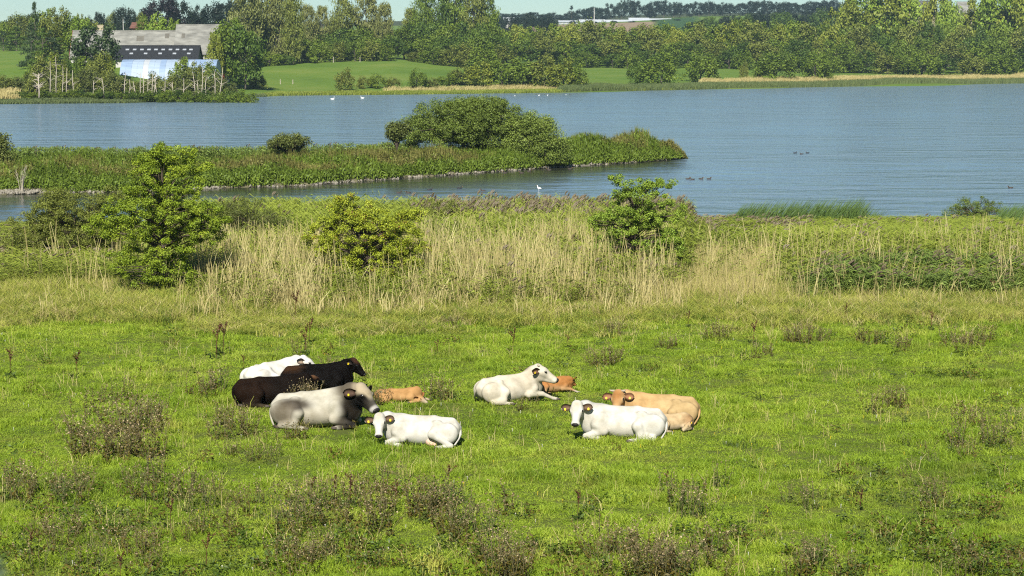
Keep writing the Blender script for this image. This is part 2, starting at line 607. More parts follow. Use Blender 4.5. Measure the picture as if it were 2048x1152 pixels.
pp, ss = np.meshgrid(np.linspace(-500, 1364, 260), np.linspace(0, 1, 26))
X, Y, Z = spit_pt(pp, ss)
Z = np.where((ss <= 0) | (ss >= 1), LAKE_Z - 0.35, Z)
spit = link('spit_ground', grid_mesh('spit_ground', X, Y, Z), None,
            plain_mat('spit_soil', (0.11, 0.10, 0.055), 0.95, 0.4, 0.6, 0.4), True)
tag(spit, 'low tongue of land reaching out into the lake', 'land', kind='structure')

# lake: one sheet; the sheltered water in the lee of the spit is smoother
xs = np.concatenate([np.linspace(-900, -120, 40)[:-1], np.linspace(-120, 120, 121), np.linspace(120, 900, 40)[1:]])
ys = np.concatenate([np.linspace(112, 230, 90), np.geomspace(232, 900, 60)])
X, Y = np.meshgrid(xs, ys)
PX = 1024 + FPX * X / Y
near_edge = np.interp(PX, SP_PX, SP_NEAR)
calm = sstep(62, 8, near_edge - Y) * (PX < 1366) * (Y < near_edge + 3)
edge = np.exp(-((PX - 1430) / 170.0) ** 2) * np.exp(-((Y - 186) / 22.0) ** 2) * (PX > 1360)
calm = np.clip(np.maximum(calm * sstep(1500, 1250, PX), edge * 0.60), 0, 1)
cc = np.zeros(X.shape + (3,)); cc[..., 0] = calm
cc[..., 1] = sstep(34, 4, near_edge - Y) * (PX < 1364) * (Y < near_edge + 6)  # mask for the dark bank reflection put into the water colour
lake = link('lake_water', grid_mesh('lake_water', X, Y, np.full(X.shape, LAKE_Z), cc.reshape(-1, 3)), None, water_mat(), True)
tag(lake, 'rippled blue lake with a calm channel beside the spit', 'water', kind='structure')

us = np.linspace(-0.50, 0.50, 240)
ds = np.concatenate([np.linspace(425, 800, 130), np.geomspace(806, 3600, 100)])
U, D = np.meshgrid(us, ds)
X, Y = U * D, D
Z = far_z(X.ravel(), Y.ravel()).reshape(X.shape)
PXg, PYg = to_px(X, Y, Z)
cc = np.zeros(X.shape + (3,))
wob = 14 * (fnoise(X * 0.004, Y * 0.004, 8) - 0.5)
brown = (PXg > 1060) & (PXg < 1318 + wob) & (Y > 1420) & (Y < 1760)
crop = (PXg >= 1250 + wob) & (PXg < 1400) & (Y > 1180) & (Y < 1900) & ~((PXg < 1318 + wob) & (Y > 1540))
cc[..., 0] = brown; cc[..., 1] = crop & ~brown
cc[..., 2] = np.maximum((Y > 1960) * 1.0, (PXg < 500) * (Y < 515) * 0.8)
far_land = link('far_land', grid_mesh('far_land', X, Y, Z, cc.reshape(-1, 3)), None, far_land_mat(), True)
tag(far_land, 'far bank of meadows rising to fields and a wooded hill', 'land', kind='structure')


# ------------------------------------------------------------------ leaves, crowns, trees
def leaf_quads(C, Nrm, L, W, g, fold=0.25):
    """one folded diamond per leaf: centre, facing, length, width"""
    n = len(C)
    Nrm = Nrm / (np.linalg.norm(Nrm, axis=1, keepdims=True) + 1e-9)
    t = g.normal(size=(n, 3))
    a = np.cross(Nrm, t); a /= (np.linalg.norm(a, axis=1, keepdims=True) + 1e-9)
    b = np.cross(Nrm, a)
    L = np.broadcast_to(np.asarray(L, float), (n,))[:, None]
    W = np.broadcast_to(np.asarray(W, float), (n,))[:, None]
    V = np.stack([C - a * L * 0.5, C + b * W * 0.5 + Nrm * W * fold, C + a * L * 0.5, C - b * W * 0.5 + Nrm * W * fold], 1).reshape(-1, 3)
    F = np.arange(4 * n).reshape(n, 4)
    return V, F


def cluster_leaves(centers, radii, per, L, g, up=0.3, rnd=0.65, aspect=0.6, out=0.8, tv=0.22):
    k = len(centers)
    d = g.normal(size=(k * per, 3)); d /= np.linalg.norm(d, axis=1, keepdims=True)
    rr = np.repeat(np.asarray(radii, float).reshape(k, -1), per, 0)
    C = np.repeat(np.asarray(centers, float), per, 0) + d * rr * (g.random((k * per, 1)) ** 0.45)
    Nn = d * out + g.normal(size=d.shape) * rnd
    Nn[:, 2] += up
    LL = L * (0.7 + 0.6 * g.random(k * per))
    V, F = leaf_quads(C, Nn, LL, LL * aspect, g)
    tone = np.clip(0.5 + tv * g.normal(size=k * per) + np.repeat(0.15 * g.normal(size=k), per), 0, 1)
    return V, F, tone


def unit_crown(kind, seed, per=46, k=46):
    """crown in a box of height 1 and width 1, standing on zero"""
    g = np.random.default_rng(seed)
    if kind == 'round':
        d = g.normal(size=(k, 3)); d /= np.linalg.norm(d, axis=1, keepdims=True)
        r = 0.35 + 0.65 * g.random((k, 1)) ** 0.4
        sh = np.array([0.42, 0.42, 0.42])
        c = d * r * sh * (0.78 + 0.3 * g.random((k, 1)))
        c[:, 2] += 0.52
        rad = np.full((k, 3), 0.10) * (0.7 + 0.7 * g.random((k, 1)))
        L = 0.046
    elif kind == 'bush':
        d = g.normal(size=(k, 3)); d /= np.linalg.norm(d, axis=1, keepdims=True)
        d[:, 2] = np.abs(d[:, 2])
        r = 0.35 + 0.65 * g.random((k, 1)) ** 0.4
        c = d * r * np.array([0.44, 0.44, 0.82]) * (0.75 + 0.3 * g.random((k, 1)))
        c[:, 2] = c[:, 2] * 0.95 + 0.06
        wide = 1.0 - 0.25 * (c[:, 2:3] < 0.15)
        c[:, :2] *= wide
        rad = np.stack([np.full(k, 0.10), np.full(k, 0.10), np.full(k, 0.12)], 1) * (0.7 + 0.7 * g.random((k, 1)))
        L = 0.047
    elif kind == 'poplar':
        z = 0.10 + 0.88 * g.random(k) ** 0.9
        w = 0.46 * np.sin(np.pi * np.clip((z - 0.02) / 1.02, 0, 1)) ** 0.55 * (0.55 + 0.45 * g.random(k))
        an = g.random(k) * 2 * np.pi
        c = np.stack([np.cos(an) * w, np.sin(an) * w, z], 1)
        rad = np.stack([np.full(k, 0.17), np.full(k, 0.17), np.full(k, 0.085)], 1) * (0.6 + 0.7 * g.random((k, 1)))
        L = 0.044
    else:  # conifer: drooping tiers
        z = 0.06 + 0.94 * g.random(k) ** 1.3
        w = 0.46 * (1 - z) ** 0.8 * (0.7 + 0.4 * g.random(k))
        an = g.random(k) * 2 * np.pi
        c = np.stack([np.cos(an) * w, np.sin(an) * w, z], 1)
        rad = np.stack([0.10 + 0.06 * (1 - z), 0.10 + 0.06 * (1 - z), np.full(k, 0.035)], 1)
        L = 0.040
    V, F, tone = cluster_leaves(c, rad, per, L, g, tv=0.15)
    V[:, 2] = np.maximum(V[:, 2], 0.01)
    V[:, 2] /= np.percentile(V[:, 2], 99.7)
    V[:, :2] *= 0.5 / np.percentile(np.abs(V[:, :2]), 99.0)
    return mesh_np(kind + '_crown', V, F, tone)


def unit_trunk(kind, seed):
    g = random.Random(seed)
    m = MB()
    h = 0.85 if kind in ('poplar', 'conifer') else 0.6
    m.tube([(0, 0, -0.06), (0.01, 0, 0.25 * h), (-0.012, 0.01, 0.6 * h), (0.005, 0, h)], [0.030, 0.024, 0.016, 0.006], 6)
    for i in range(7):
        a, z0 = g.uniform(0, 6.28), g.uniform(0.18, 0.75) * h
        l = g.uniform(0.15, 0.33)
        m.tube([(0, 0, z0), (math.cos(a) * l * 0.5, math.sin(a) * l * 0.5, z0 + l * 0.35), (math.cos(a) * l, math.sin(a) * l, z0 + l * 0.75)],
               [0.012, 0.008, 0.003], 4, False)
    return m.mesh(kind + '_trunk')


VAR = {}
for kind, n, per, k in (('round', 6, 64, 62), ('bush', 5, 62, 58), ('poplar', 4, 72, 96), ('conifer', 3, 52, 66)):
    VAR[kind] = [(unit_crown(kind, 100 + i * 7 + len(kind), per, k), unit_trunk(kind, i)) for i in range(n)]
    for cm, tm in VAR[kind]:
        cm.materials.append(M['lf_mid']); tm.materials.append(M['far_bark'])
_tree_n = [0]


def far_tree(kind, mat, px, D, top_y, width_px, name, label, cat, group=None, base=None, bark=None):
    _tree_n[0] += 1
    p = far_pt(px, D)
    if base is not None: p.z = base
    top = at_dist(px, top_y, D).z
    h = max(1.2, top - p.z)
    w = width_px / FPX * D
    root = empty(name, p, random.uniform(0, 6.28), (w * 1.1, w * 1.1, h * 1.02))
    cm, tm = VAR[kind][_tree_n[0] * 5 % len(VAR[kind])]
    for nm, me, mt in (('crown', cm, M[mat]), ('trunk', tm, M[bark or 'far_bark'])):
        o = bpy.data.objects.new(nm, me)
        COL.objects.link(o)
        o.parent = root
        o.material_slots[0].link = 'OBJECT'
        o.material_slots[0].material = mt
    tag(root, label, cat, group)
    return root


ORD = ['first', 'second', 'third', 'fourth', 'fifth', 'sixth', 'seventh', 'eighth', 'ninth', 'tenth', 'eleventh', 'twelfth', 'thirteenth',
       'fourteenth', 'fifteenth', 'sixteenth', 'seventeenth', 'eighteenth', 'nineteenth', 'twentieth', 'twenty-first', 'twenty-second',
       'twenty-third', 'twenty-fourth', 'twenty-fifth', 'twenty-sixth', 'twenty-seventh', 'twenty-eighth', 'twenty-ninth', 'thirtieth',
       'thirty-first', 'thirty-second', 'thirty-third', 'thirty-fourth', 'thirty-fifth', 'thirty-sixth', 'thirty-seventh', 'thirty-eighth',
       'thirty-ninth', 'fortieth', 'forty-first', 'forty-second', 'forty-third', 'forty-fourth', 'forty-fifth', 'forty-sixth']


def belt(specs, kind, mats, D, wid, name, what, where, cat, group=None, jd=14, kinds=None):
    """a row of individual trees: specs are (px, top_y[, width])"""
    specs = sorted(specs)
    group = group or (what + 's ' + where)
    for i, s in enumerate(specs):
        w = s[2] if len(s) > 2 else wid * random.uniform(0.85, 1.2)
        mt = mats[i % len(mats)] if isinstance(mats, (list, tuple)) else mats
        side = ORD[i] + ' from the left' if i < len(specs) / 2 or i == 0 else ORD[len(specs) - 1 - i] + ' from the right'
        far_tree(kind, mt, s[0], D + random.uniform(-jd, jd), s[1], w, name, '%s, %s %s' % (what, side, where), cat, group)


def row(x0, x1, step, tops, jit=4):
    """evenly spaced trees whose tops follow a list of (px, y)"""
    out, x = [], x0
    while x <= x1:
        y = np.interp(x, [t[0] for t in tops], [t[1] for t in tops])
        out.append((x + random.uniform(-0.25, 0.25) * step, float(y) + random.uniform(-jit, jit)))
        x += step
    return out


def blob_tree(name, px, py, blobs, leaves, leaf, mat, label, cat, ground_pt=None, depth=0.85, trunk_r=0.07, group=None, cr=0.30,
              per=60, bark='bark', trunk_h=0.6, seed=1, aspect=0.6, up=0.35, out=0.8, lean=0.0, twig=0.012):
    """a tree or bush near enough to be itself: blobs (px, py, half width, half height) give its masses, each with real depth"""
    g = np.random.default_rng(seed)
    base = ground_pt if ground_pt is not None else near_pt(px, py)
    D = base.y
    s = FPX / D
    area = np.array([b[2] * b[3] for b in blobs], float)
    k = max(8, leaves // per)
    pick = g.choice(len(blobs), k, p=area / area.sum())
    cs, rs = [], []
    for bi in pick:
        bx, by, rx, ry = blobs[bi]
        c = at_dist(bx, by, D)
        d = g.normal(size=3); d /= np.linalg.norm(d)
        r = g.random() ** 0.36
        rx_m, ry_m = rx / s, ry / s
        cs.append((c.x - base.x + d[0] * rx_m * r, d[1] * rx_m * depth * r + lean * 0, c.z - base.z + d[2] * ry_m * r))
        q = cr * (0.65 + 0.7 * g.random())
        rs.append((q, q, q * 0.72))
    cs = np.array(cs)
    cs[:, 2] = np.maximum(cs[:, 2], 0.05)
    V, F, tone = cluster_leaves(cs, rs, per, leaf, g, up=up, aspect=aspect, out=out)
    V[:, 2] = np.maximum(V[:, 2], 0.0)
    root = empty(name, base)
    tag(root, label, cat, group)
    link('crown', mesh_np('crown', V, F, tone), root, M[mat])
    H = cs[:, 2].max()
    m = MB()
    mid = cs[:, :2].mean(0)
    tp = [(0, 0, -0.15), (mid[0] * 0.15 + 0.04, 0.02, H * trunk_h * 0.35), (mid[0] * 0.4 - 0.05, mid[1] * 0.3, H * trunk_h * 0.7), (mid[0] * 0.7, mid[1] * 0.5, H * trunk_h)]
    m.tube(tp, [trunk_r, trunk_r * 0.8, trunk_r * 0.6, trunk_r * 0.35], 8)
    m.build('trunk', M[bark], root, True)
    m = MB()
    for j in range(0, k, max(1, k // 140)):
        c = Vector(cs[j])
        f = min(0.98, max(0.10, c.z / H * 0.75)) if trunk_h > 0.3 else 0.1
        f = f / max(trunk_h, 0.3)
        f = min(f, 0.97) * 3
        i = min(2, int(f)); w = f - i
        st = Vector(tp[i]).lerp(Vector(tp[i + 1]), w)
        if st.z > c.z: st = Vector(tp[0]).lerp(Vector(tp[1]), 0.6)
        md = st.lerp(c, 0.5) + Vector((g.normal() * 0.06, g.normal() * 0.06, 0.10 * (c - st).length))
        m.tube([st, md, c], [twig * 2.2, twig * 1.4, twig * 0.5], 4, False)
    m.build('limb', M[bark], root)
    return root


# ------------------------------------------------------------------ scattered stuff (grass, reeds, herbs): points on the ground that carry clumps
def scatter(name, protos, P, idx, rot, scl, label, cat=None):
    me = bpy.data.meshes.new(name)
    me.vertices.add(len(P))
    me.vertices.foreach_set('co', np.ascontiguousarray(P, np.float32).ravel())
    for an, ty, key, dat in (('idx', 'INT', 'value', np.asarray(idx, np.int32)),
                             ('rot', 'FLOAT_VECTOR', 'vector', np.ascontiguousarray(rot, np.float32).ravel()),
                             ('scl', 'FLOAT_VECTOR', 'vector', np.ascontiguousarray(scl, np.float32).ravel())):
        a = me.attributes.new(an, ty, 'POINT')
        a.data.foreach_set(key, dat)
    me.update()
    o = bpy.data.objects.new(name, me)
    COL.objects.link(o)
    col = bpy.data.collections.new(name + '_clumps')
    for i, (pm, mt) in enumerate(protos):
        po = bpy.data.objects.new('%s_clump_%02d' % (name, i), pm)
        if len(pm.materials) == 0: pm.materials.append(mt)
        col.objects.link(po)
    ng = bpy.data.node_groups.new(name + '_scatter', 'GeometryNodeTree')
    ng.interface.new_socket('Geometry', in_out='INPUT', socket_type='NodeSocketGeometry')
    ng.interface.new_socket('Geometry', in_out='OUTPUT', socket_type='NodeSocketGeometry')
    gi, go = ng.nodes.new('NodeGroupInput'), ng.nodes.new('NodeGroupOutput')
    ci = ng.nodes.new('GeometryNodeCollectionInfo')
    ci.inputs['Collection'].default_value = col
    ci.inputs['Separate Children'].default_value = True
    ci.inputs['Reset Children'].default_value = True
    ip = ng.nodes.new('GeometryNodeInstanceOnPoints')
    ip.inputs['Pick Instance'].default_value = True

    def attr(nm, ty):
        n = ng.nodes.new('GeometryNodeInputNamedAttribute')
        n.data_type = ty
        n.inputs['Name'].default_value = nm
        return n.outputs[0]
    e2r = ng.nodes.new('FunctionNodeEulerToRotation')
    L = ng.links.new
    L(gi.outputs[0], ip.inputs['Points'])
    L(ci.outputs[0], ip.inputs['Instance'])
    L(attr('idx', 'INT'), ip.inputs['Instance Index'])
    L(attr('rot', 'FLOAT_VECTOR'), e2r.inputs[0])
    L(e2r.outputs[0], ip.inputs['Rotation'])
    L(attr('scl', 'FLOAT_VECTOR'), ip.inputs['Scale'])
    L(ip.outputs[0], go.inputs[0])
    md = o.modifiers.new('scatter', 'NODES')
    md.node_group = ng
    tag(o, label, cat, None, 'stuff')
    return o


def blades(n, rad, hmin, hmax, w, g, lean=0.35, wind=0.0, tip=0.25, segs=2, bend=0.5, spread=1.0):
    """a clump of n flat blades of two pieces each"""
    V, F, T = [], [], []
    for i in range(n):
        a = g.random() * 2 * math.pi
        r = rad * math.sqrt(g.random()) * spread
        b = np.array([math.cos(a) * r, math.sin(a) * r, -0.02])
        h = hmin + (hmax - hmin) * g.random()
        la = g.random() * 2 * math.pi
        ln = lean * h * g.random()
        ld = np.array([math.cos(la) * ln + wind * h, math.sin(la) * ln, 0])
        fa = g.random() * math.pi
        sd = np.array([math.cos(fa), math.sin(fa), 0]) * w * 0.5 * (0.7 + 0.6 * g.random())
        m1 = b + ld * 0.35 + np.array([0, 0, h * 0.6])
        m2 = b + ld * (1 + bend * 0.4) + np.array([0, 0, h * (1 - 0.12 * bend)])
        q = len(V)
        V += [b - sd, b + sd, m1 + sd * 0.8, m1 - sd * 0.8, m2 + sd * tip, m2 - sd * tip]
        F += [(q, q + 1, q + 2, q + 3), (q + 3, q + 2, q + 4, q + 5)]
        t = float(np.clip(0.5 + 0.25 * g.normal(), 0, 1))
        T += [t, t]
    return np.array(V), np.array(F), np.array(T)


def reed_clump(seed, n, h, mat_leaf, wind=0.22, plume=False, leaves=5, rad=0.22, leafL=0.42, leafW=0.030, stemw=0.014):
    """reed stems with drooping blades streaming down wind, some topped by a brown plume"""
    g = np.random.default_rng(seed)
    V, F, T, Mi = [], [], [], []

    def quad(a, b, c, d, t, mi=0):
        q = len(V); V.extend([a, b, c, d]); F.append((q, q + 1, q + 2, q + 3)); T.append(t); Mi.append(mi)
    for i in range(n):
        an, r = g.random() * 6.283, rad * math.sqrt(g.random())
        b = np.array([math.cos(an) * r, math.sin(an) * r, -0.05])
        hh = h * (0.75 + 0.35 * g.random())
        top = b + np.array([wind * hh * (0.6 + 0.5 * g.random()) + 0.05 * g.normal(), 0.06 * g.normal(), hh])
        mid = b + np.array([(top[0] - b[0]) * 0.35, (top[1] - b[1]) * 0.4, hh * 0.55])
        fa = g.random() * 3.14
        sd = np.array([math.cos(fa), math.sin(fa), 0]) * stemw * 0.5
        t0 = float(np.clip(0.45 + 0.2 * g.normal(), 0, 1))
        quad(b - sd, b + sd, mid + sd, mid - sd, t0)
        quad(mid - sd, mid + sd, top + sd * 0.5, top - sd * 0.5, t0)
        for j in range(leaves):
            f = 0.28 + 0.7 * (j + g.random()) / leaves
            p = b + (mid - b) * min(1, f / 0.55) if f < 0.55 else mid + (top - mid) * ((f - 0.55) / 0.45)
            la = g.normal() * 0.75
            L = leafL * (0.6 + 0.7 * g.random())
            d = np.array([math.cos(la) * (1 if g.random() < 0.8 else -1), math.sin(la), 0])
            e1 = p + d * L * 0.5 + np.array([0, 0, L * 0.30])
            e2 = p + d * L + np.array([0, 0, L * (0.05 + 0.35 * g.random() - 0.2)])
            w = np.cross(d, [0, 0, 1]) * leafW * 0.5
            w = w + np.array([0, 0, leafW * 0.35 * g.normal()])
            t = float(np.clip(0.5 + 0.25 * g.normal(), 0, 1))
            quad(p - w * 0.5, p + w * 0.5, e1 + w, e1 - w, t)
            quad(e1 - w, e1 + w, e2 + w * 0.15, e2 - w * 0.15, t)
        if plume and g.random() < 0.8:
            for j in range(4):
                d = np.array([wind + 0.25 + 0.15 * g.normal(), 0.12 * g.normal(), 0.9])
                d /= np.linalg.norm(d)
                L = 0.26 * (0.7 + 0.6 * g.random())
                w = np.cross(d, g.normal(size=3)); w = w / np.linalg.norm(w) * 0.035
                e = top + d * L * 0.5; e2 = top + d * L + np.array([0.06, 0, -0.03])
                quad(top - w * 0.2, top + w * 0.2, e + w, e - w, g.random(), 1)
                quad(e - w, e + w, e2 + w * 0.2, e2 - w * 0.2, g.random(), 1)
    me = mesh_np('reed_clump', np.array(V), np.array(F), np.array(T))
    me.materials.append(M[mat_leaf]); me.materials.append(M['plume'])
    me.polygons.foreach_set('material_index', np.array(Mi, np.int32))
    return me


# ------------------------------------------------------------------ farm buildings across the water
M['fibre_roof'] = plain_mat('fibre_cement_roof', (0.172, 0.170, 0.150), 0.9, 0.35, 0.35, 0.2, stretch=(1, 2.5, 2.5))
M['fibre_roof_dark'] = plain_mat('old_roof_sheet', (0.105, 0.098, 0.080), 0.9, 0.2, 0.8)
M['black_roof'] = plain_mat('black_roof', (0.013, 0.0145, 0.017), 0.7, 0.2, 1.5)
M['white_wall'] = plain_mat('white_wall', (0.40, 0.39, 0.36), 0.85, 0.12, 0.8)
M['red_wall'] = plain_mat('red_wall', (0.16, 0.025, 0.017), 0.85, 0.2, 1.0)
M['brick_wall'] = plain_mat('brick_wall', (0.26, 0.13, 0.08), 0.9, 0.25, 1.0)
M['cream_wall'] = plain_mat('cream_wall', (0.32, 0.27, 0.18), 0.9, 0.12, 1.0)
M['rooflight'] = plain_mat('rooflight', (0.27, 0.29, 0.31), 0.35, 0.1, 2.0, spec=0.5)
M['blue_sheet'] = plain_mat('blue_sheet', (0.19, 0.262, 0.372), 0.5, 0.22, 0.5, stretch=(0.4, 2, 2))
M['pale_sheet'] = plain_mat('pale_sheet', (0.25, 0.315, 0.395), 0.5, 0.15, 0.5, stretch=(0.4, 2, 2))
M['white_sheet'] = plain_mat('white_sheet', (0.34, 0.365, 0.385), 0.5, 0.10, 0.5)
M['glass_dark'] = plain_mat('dark_opening', (0.03, 0.03, 0.032), 0.4, 0.2, 1.0)
M['slate'] = plain_mat('slate_roof', (0.09, 0.09, 0.09), 0.8, 0.25, 0.7)
M['tile_red'] = plain_mat('red_roof_tile', (0.14, 0.065, 0.045), 0.85, 0.25, 0.7)


def px_x(px, D): return (px - 1024) / FPX * D
def px_z(py, D): return at_dist(1024, py, D).z


def gable_building(name, px0, px1, D, y_ridge, y_eave, depth, wall, roof, label, cat, base=None, gable=None):
    """long house with its ridge across the view; the roof has two thick slopes and overhangs the walls"""
    x0, x1 = px_x(px0, D), px_x(px1, D)
    ze, zr = px_z(y_eave, D), px_z(y_ridge, D + depth / 2)
    zb = (min(fz(x0, D), fz(x1, D)) - 0.5) if base is None else base
    root = empty(name, (0.5 * (x0 + x1), D, zb))
    tag(root, label, cat)
    ox, oy, oz = root.location
    hx = (x1 - x0) / 2
    m = MB()
    m.box((-hx, 0.3, 0), (hx, depth - 0.3, ze - oz))
    rr = zr - oz - 0.25
    m.add([(-hx, 0.3, ze - oz), (hx, 0.3, ze - oz), (hx, depth - 0.3, ze - oz), (-hx, depth - 0.3, ze - oz), (-hx, depth / 2, rr), (hx, depth / 2, rr)],
          [(0, 3, 4), (1, 5, 2), (0, 4, 5, 1), (3, 2, 5, 4)])
    m.build('wall', M[wall], root)
    t = 0.16
    m = MB()
    for s in (0, 1):
        y0, y1 = (-0.35, depth / 2) if s == 0 else (depth + 0.35, depth / 2)
        a0, a1 = ze - oz - 0.1, zr - oz
        X = hx + 0.35
        vs = [(-X, y0, a0), (X, y0, a0), (X, y1, a1), (-X, y1, a1), (-X, y0, a0 + t), (X, y0, a0 + t), (X, y1, a1 + t), (-X, y1, a1 + t)]
        fs = [(0, 1, 2, 3), (4, 5, 6, 7), (0, 1, 5, 4), (1, 2, 6, 5), (2, 3, 7, 6), (3, 0, 4, 7)]
        m.add(vs, fs)
    rf = m.build('roof', M[roof], root)
    # sheets of the roof, seen as faint seams: the ridge capping is a piece of its own
    m = MB()
    m.box((-hx - 0.38, depth / 2 - 0.28, zr - oz + 0.02), (hx + 0.38, depth / 2 + 0.28, zr - oz + t + 0.08))
    m.build('ridge_cap', M[roof], rf)
    if gable:
        for s in (-1, 1):
            m = MB()
            xa = s * (hx + 0.02)
            for y0, y1 in ((-0.3, depth / 2), (depth + 0.3, depth / 2)):
                zz0, zz1 = ze - oz - 0.35, zr - oz - 0.25
                m.add([(xa + s * 0.34, y0, zz0), (xa + s * 0.34, y1, zz1), (xa + s * 0.34, y1, zz1 + 0.55), (xa + s * 0.34, y0, zz0 + 0.55),
                       (xa + s * 0.42, y0, zz0), (xa + s * 0.42, y1, zz1), (xa + s * 0.42, y1, zz1 + 0.55), (xa + s * 0.42, y0, zz0 + 0.55)],
                      [(0, 1, 2, 3), (4, 5, 6, 7), (0, 1, 5, 4), (3, 2, 6, 7), (0, 3, 7, 4), (1, 2, 6, 5)])
            m.build('barge_board', M[gable], root)
    return root, (hx, depth, ze - oz, zr - oz)


def slope_patch(root, dims, fx, fs, w, h, mat, name, proud=0.06):
    """a sheet or rooflight lying on the near roof slope; fx along the length, fs up the slope"""
    hx, depth, ze, zr = dims
    y = -0.35 + (depth / 2 + 0.35) * fs
    a0 = ze - 0.1 + 0.16
    z = a0 + (zr + 0.16 - a0) * fs
    sl = Vector((0, depth / 2 + 0.35, zr + 0.16 - a0)).normalized()
    nrm = Vector((0, -sl.z, sl.y))
    c = Vector((-hx + 2 * hx * fx, y, z))
    m = MB()
    vs = []
    for lift in (-0.03, proud):
        for sx, sy in ((-1, -1), (1, -1), (1, 1), (-1, 1)):
            vs.append(c + Vector((sx * w / 2, 0, 0)) + sl * (sy * h / 2) + nrm * lift)
    m.add(vs, [(4, 5, 6, 7), (0, 1, 5, 4), (1, 2, 6, 5), (2, 3, 7, 6), (3, 0, 4, 7)])
    return m.build(name, M[mat], root)


barn, bd = gable_building('barn', 147, 352, 575, 62, 116, 11, 'white_wall', 'fibre_roof', 'long barn with a grey sheet roof, left of the taller barn', 'barn', gable='red_wall')
slope_patch(barn, bd, 0.655, 0.70, 2.1, 1.9, 'fibre_roof_dark', 'roof_patch', 0.03)
slope_patch(barn, bd, 0.915, 0.80, 1.2, 1.7, 'fibre_roof_dark', 'roof_patch', 0.03)
m = MB(); m.box((-11.4, 4.9, bd[3] - 0.3), (-10.2, 6.1, bd[3] + 0.55)); m.box((-11.5, 4.8, bd[3] + 0.55), (-10.1, 6.2, bd[3] + 0.7))
m.build('ridge_vent', M['white_wall'], barn)
m = MB(); m.box((-8.0, 5.6, bd[3] - 0.4), (-6.3, 6.6, bd[3] + 1.5)); m.box((-8.1, 5.5, bd[3] + 1.5), (-6.2, 6.7, bd[3] + 1.75))
m.build('chimney', M['cream_wall'], barn)
barn2, b2 = gable_building('barn', 353, 452, 572, 50, 109, 13, 'white_wall', 'fibre_roof', 'taller barn with a grey sheet roof beside the long barn', 'barn')
slope_patch(barn2, b2, 0.145, 0.62, 1.0, 1.6, 'fibre_roof_dark', 'roof_patch', 0.03)
zb = barn2.location.z
m = MB(); m.box((px_x(425, 572) - barn2.location.x, 0.18, 0), (b2[0] + 0.01, 0.29, b2[2] - 0.3)); m.build('red_panel', M['red_wall'], barn2)
m = MB(); m.box((px_x(413, 572) - barn2.location.x, 0.15, 0), (px_x(416.5, 572) - barn2.location.x, 0.29, px_z(112, 572) - zb)); m.build('door', M['glass_dark'], barn2)
m = MB(); m.box((px_x(400, 572) - barn2.location.x, 0.15, 0), (px_x(402.5, 572) - barn2.location.x, 0.29, px_z(110.5, 572) - zb)); m.build('door', M['brick_wall'], barn2)

shed, sd_ = gable_building('stable', 236, 398, 545, 92, 119.5, 9, 'white_wall', 'black_roof', 'low stable with a black roof dotted by pale rooflights', 'stable')
pxs = [256, 270.5, 285, 299, 313, 327.5, 342, 356, 370, 383]
for p_ in pxs:
    slope_patch(shed, sd_, (p_ - 236) / 162.0, 0.70, 0.95, 0.62, 'rooflight', 'rooflight')
for p_ in (265.5, 294, 323, 351.5, 380):
    slope_patch(shed, sd_, (p_ - 236) / 162.0, 0.42, 0.95, 0.62, 'rooflight', 'rooflight')

# arched hall of blue and pale sheets
hall_D = 528
hx0, hx1 = px_x(243, hall_D), px_x(434, hall_D)
hz0, hz1 = fz(0.5 * (hx0 + hx1), hall_D) - 0.4, px_z(119, hall_D + 5)
hall = empty('arched_hall', (0.5 * (hx0 + hx1), hall_D + 6, hz0))
tag(hall, 'arched hall of faded blue and white sheets below the black roof', 'hall')
n_sh = 17
hr, hd = hz1 - hz0, 6.0
cuts = np.linspace(hx0, hx1, n_sh + 1) - hall.location.x
pat = ['blue_sheet', 'blue_sheet', 'pale_sheet', 'pale_sheet', 'white_sheet', 'pale_sheet', 'pale_sheet', 'blue_sheet', 'pale_sheet', 'pale_sheet',
       'white_sheet', 'blue_sheet', 'pale_sheet', 'blue_sheet', 'blue_sheet', 'pale_sheet', 'blue_sheet']
for i in range(n_sh):
    m = MB()
    lift = 0.03 * (i % 2)
    prof = [(-(hd + lift) * math.cos(a), (hr + lift) * math.sin(a)) for a in np.linspace(0, math.pi, 15)]
    inn = [(y * 0.985, z * 0.985) for y, z in prof]
    vs, fs = [], []
    for (y, z), (yi, zi) in zip(prof, inn):
        vs += [(cuts[i] + 0.01, y, z), (cuts[i + 1] - 0.01, y, z), (cuts[i] + 0.01, yi, zi), (cuts[i + 1] - 0.01, yi, zi)]
    for k in range(14):
        a, b = 4 * k, 4 * k + 4
        fs += [(a, a + 1, b + 1, b), (a + 2, b + 2, b + 3, a + 3), (a, b, b + 2, a + 2), (a + 1, a + 3, b + 3, b + 1)]
    m.add(vs, fs)
    m.build('sheet', M[pat[i]], hall)
for xe in (cuts[0] + 0.06, cuts[-1] - 0.06):
    m = MB()
    ring = [(xe, -hd * 0.98 * math.cos(a), hr * 0.98 * math.sin(a)) for a in np.linspace(0, math.pi, 15)]
    m.add(ring, [tuple(range(15))])
    m.build('end_wall', M['white_sheet'], hall)

h3, d3 = gable_building('farmhouse', 268, 318, 640, 46, 56, 8, 'brick_wall', 'tile_red', 'house with a red tiled roof half hidden behind the long barn', 'house')
g4, _ = gable_building('farm_shed', 1008, 1034, 1300, 35.5, 42, 10, 'white_wall', 'white_sheet', 'small pale shed among the dark trees right of the poplars', 'shed')
h5, _ = gable_building('house', 1911, 1936, 1000, 4, 26, 10, 'cream_wall', 'fibre_roof', 'house roof of pale grey sheets between the two bright trees', 'house')
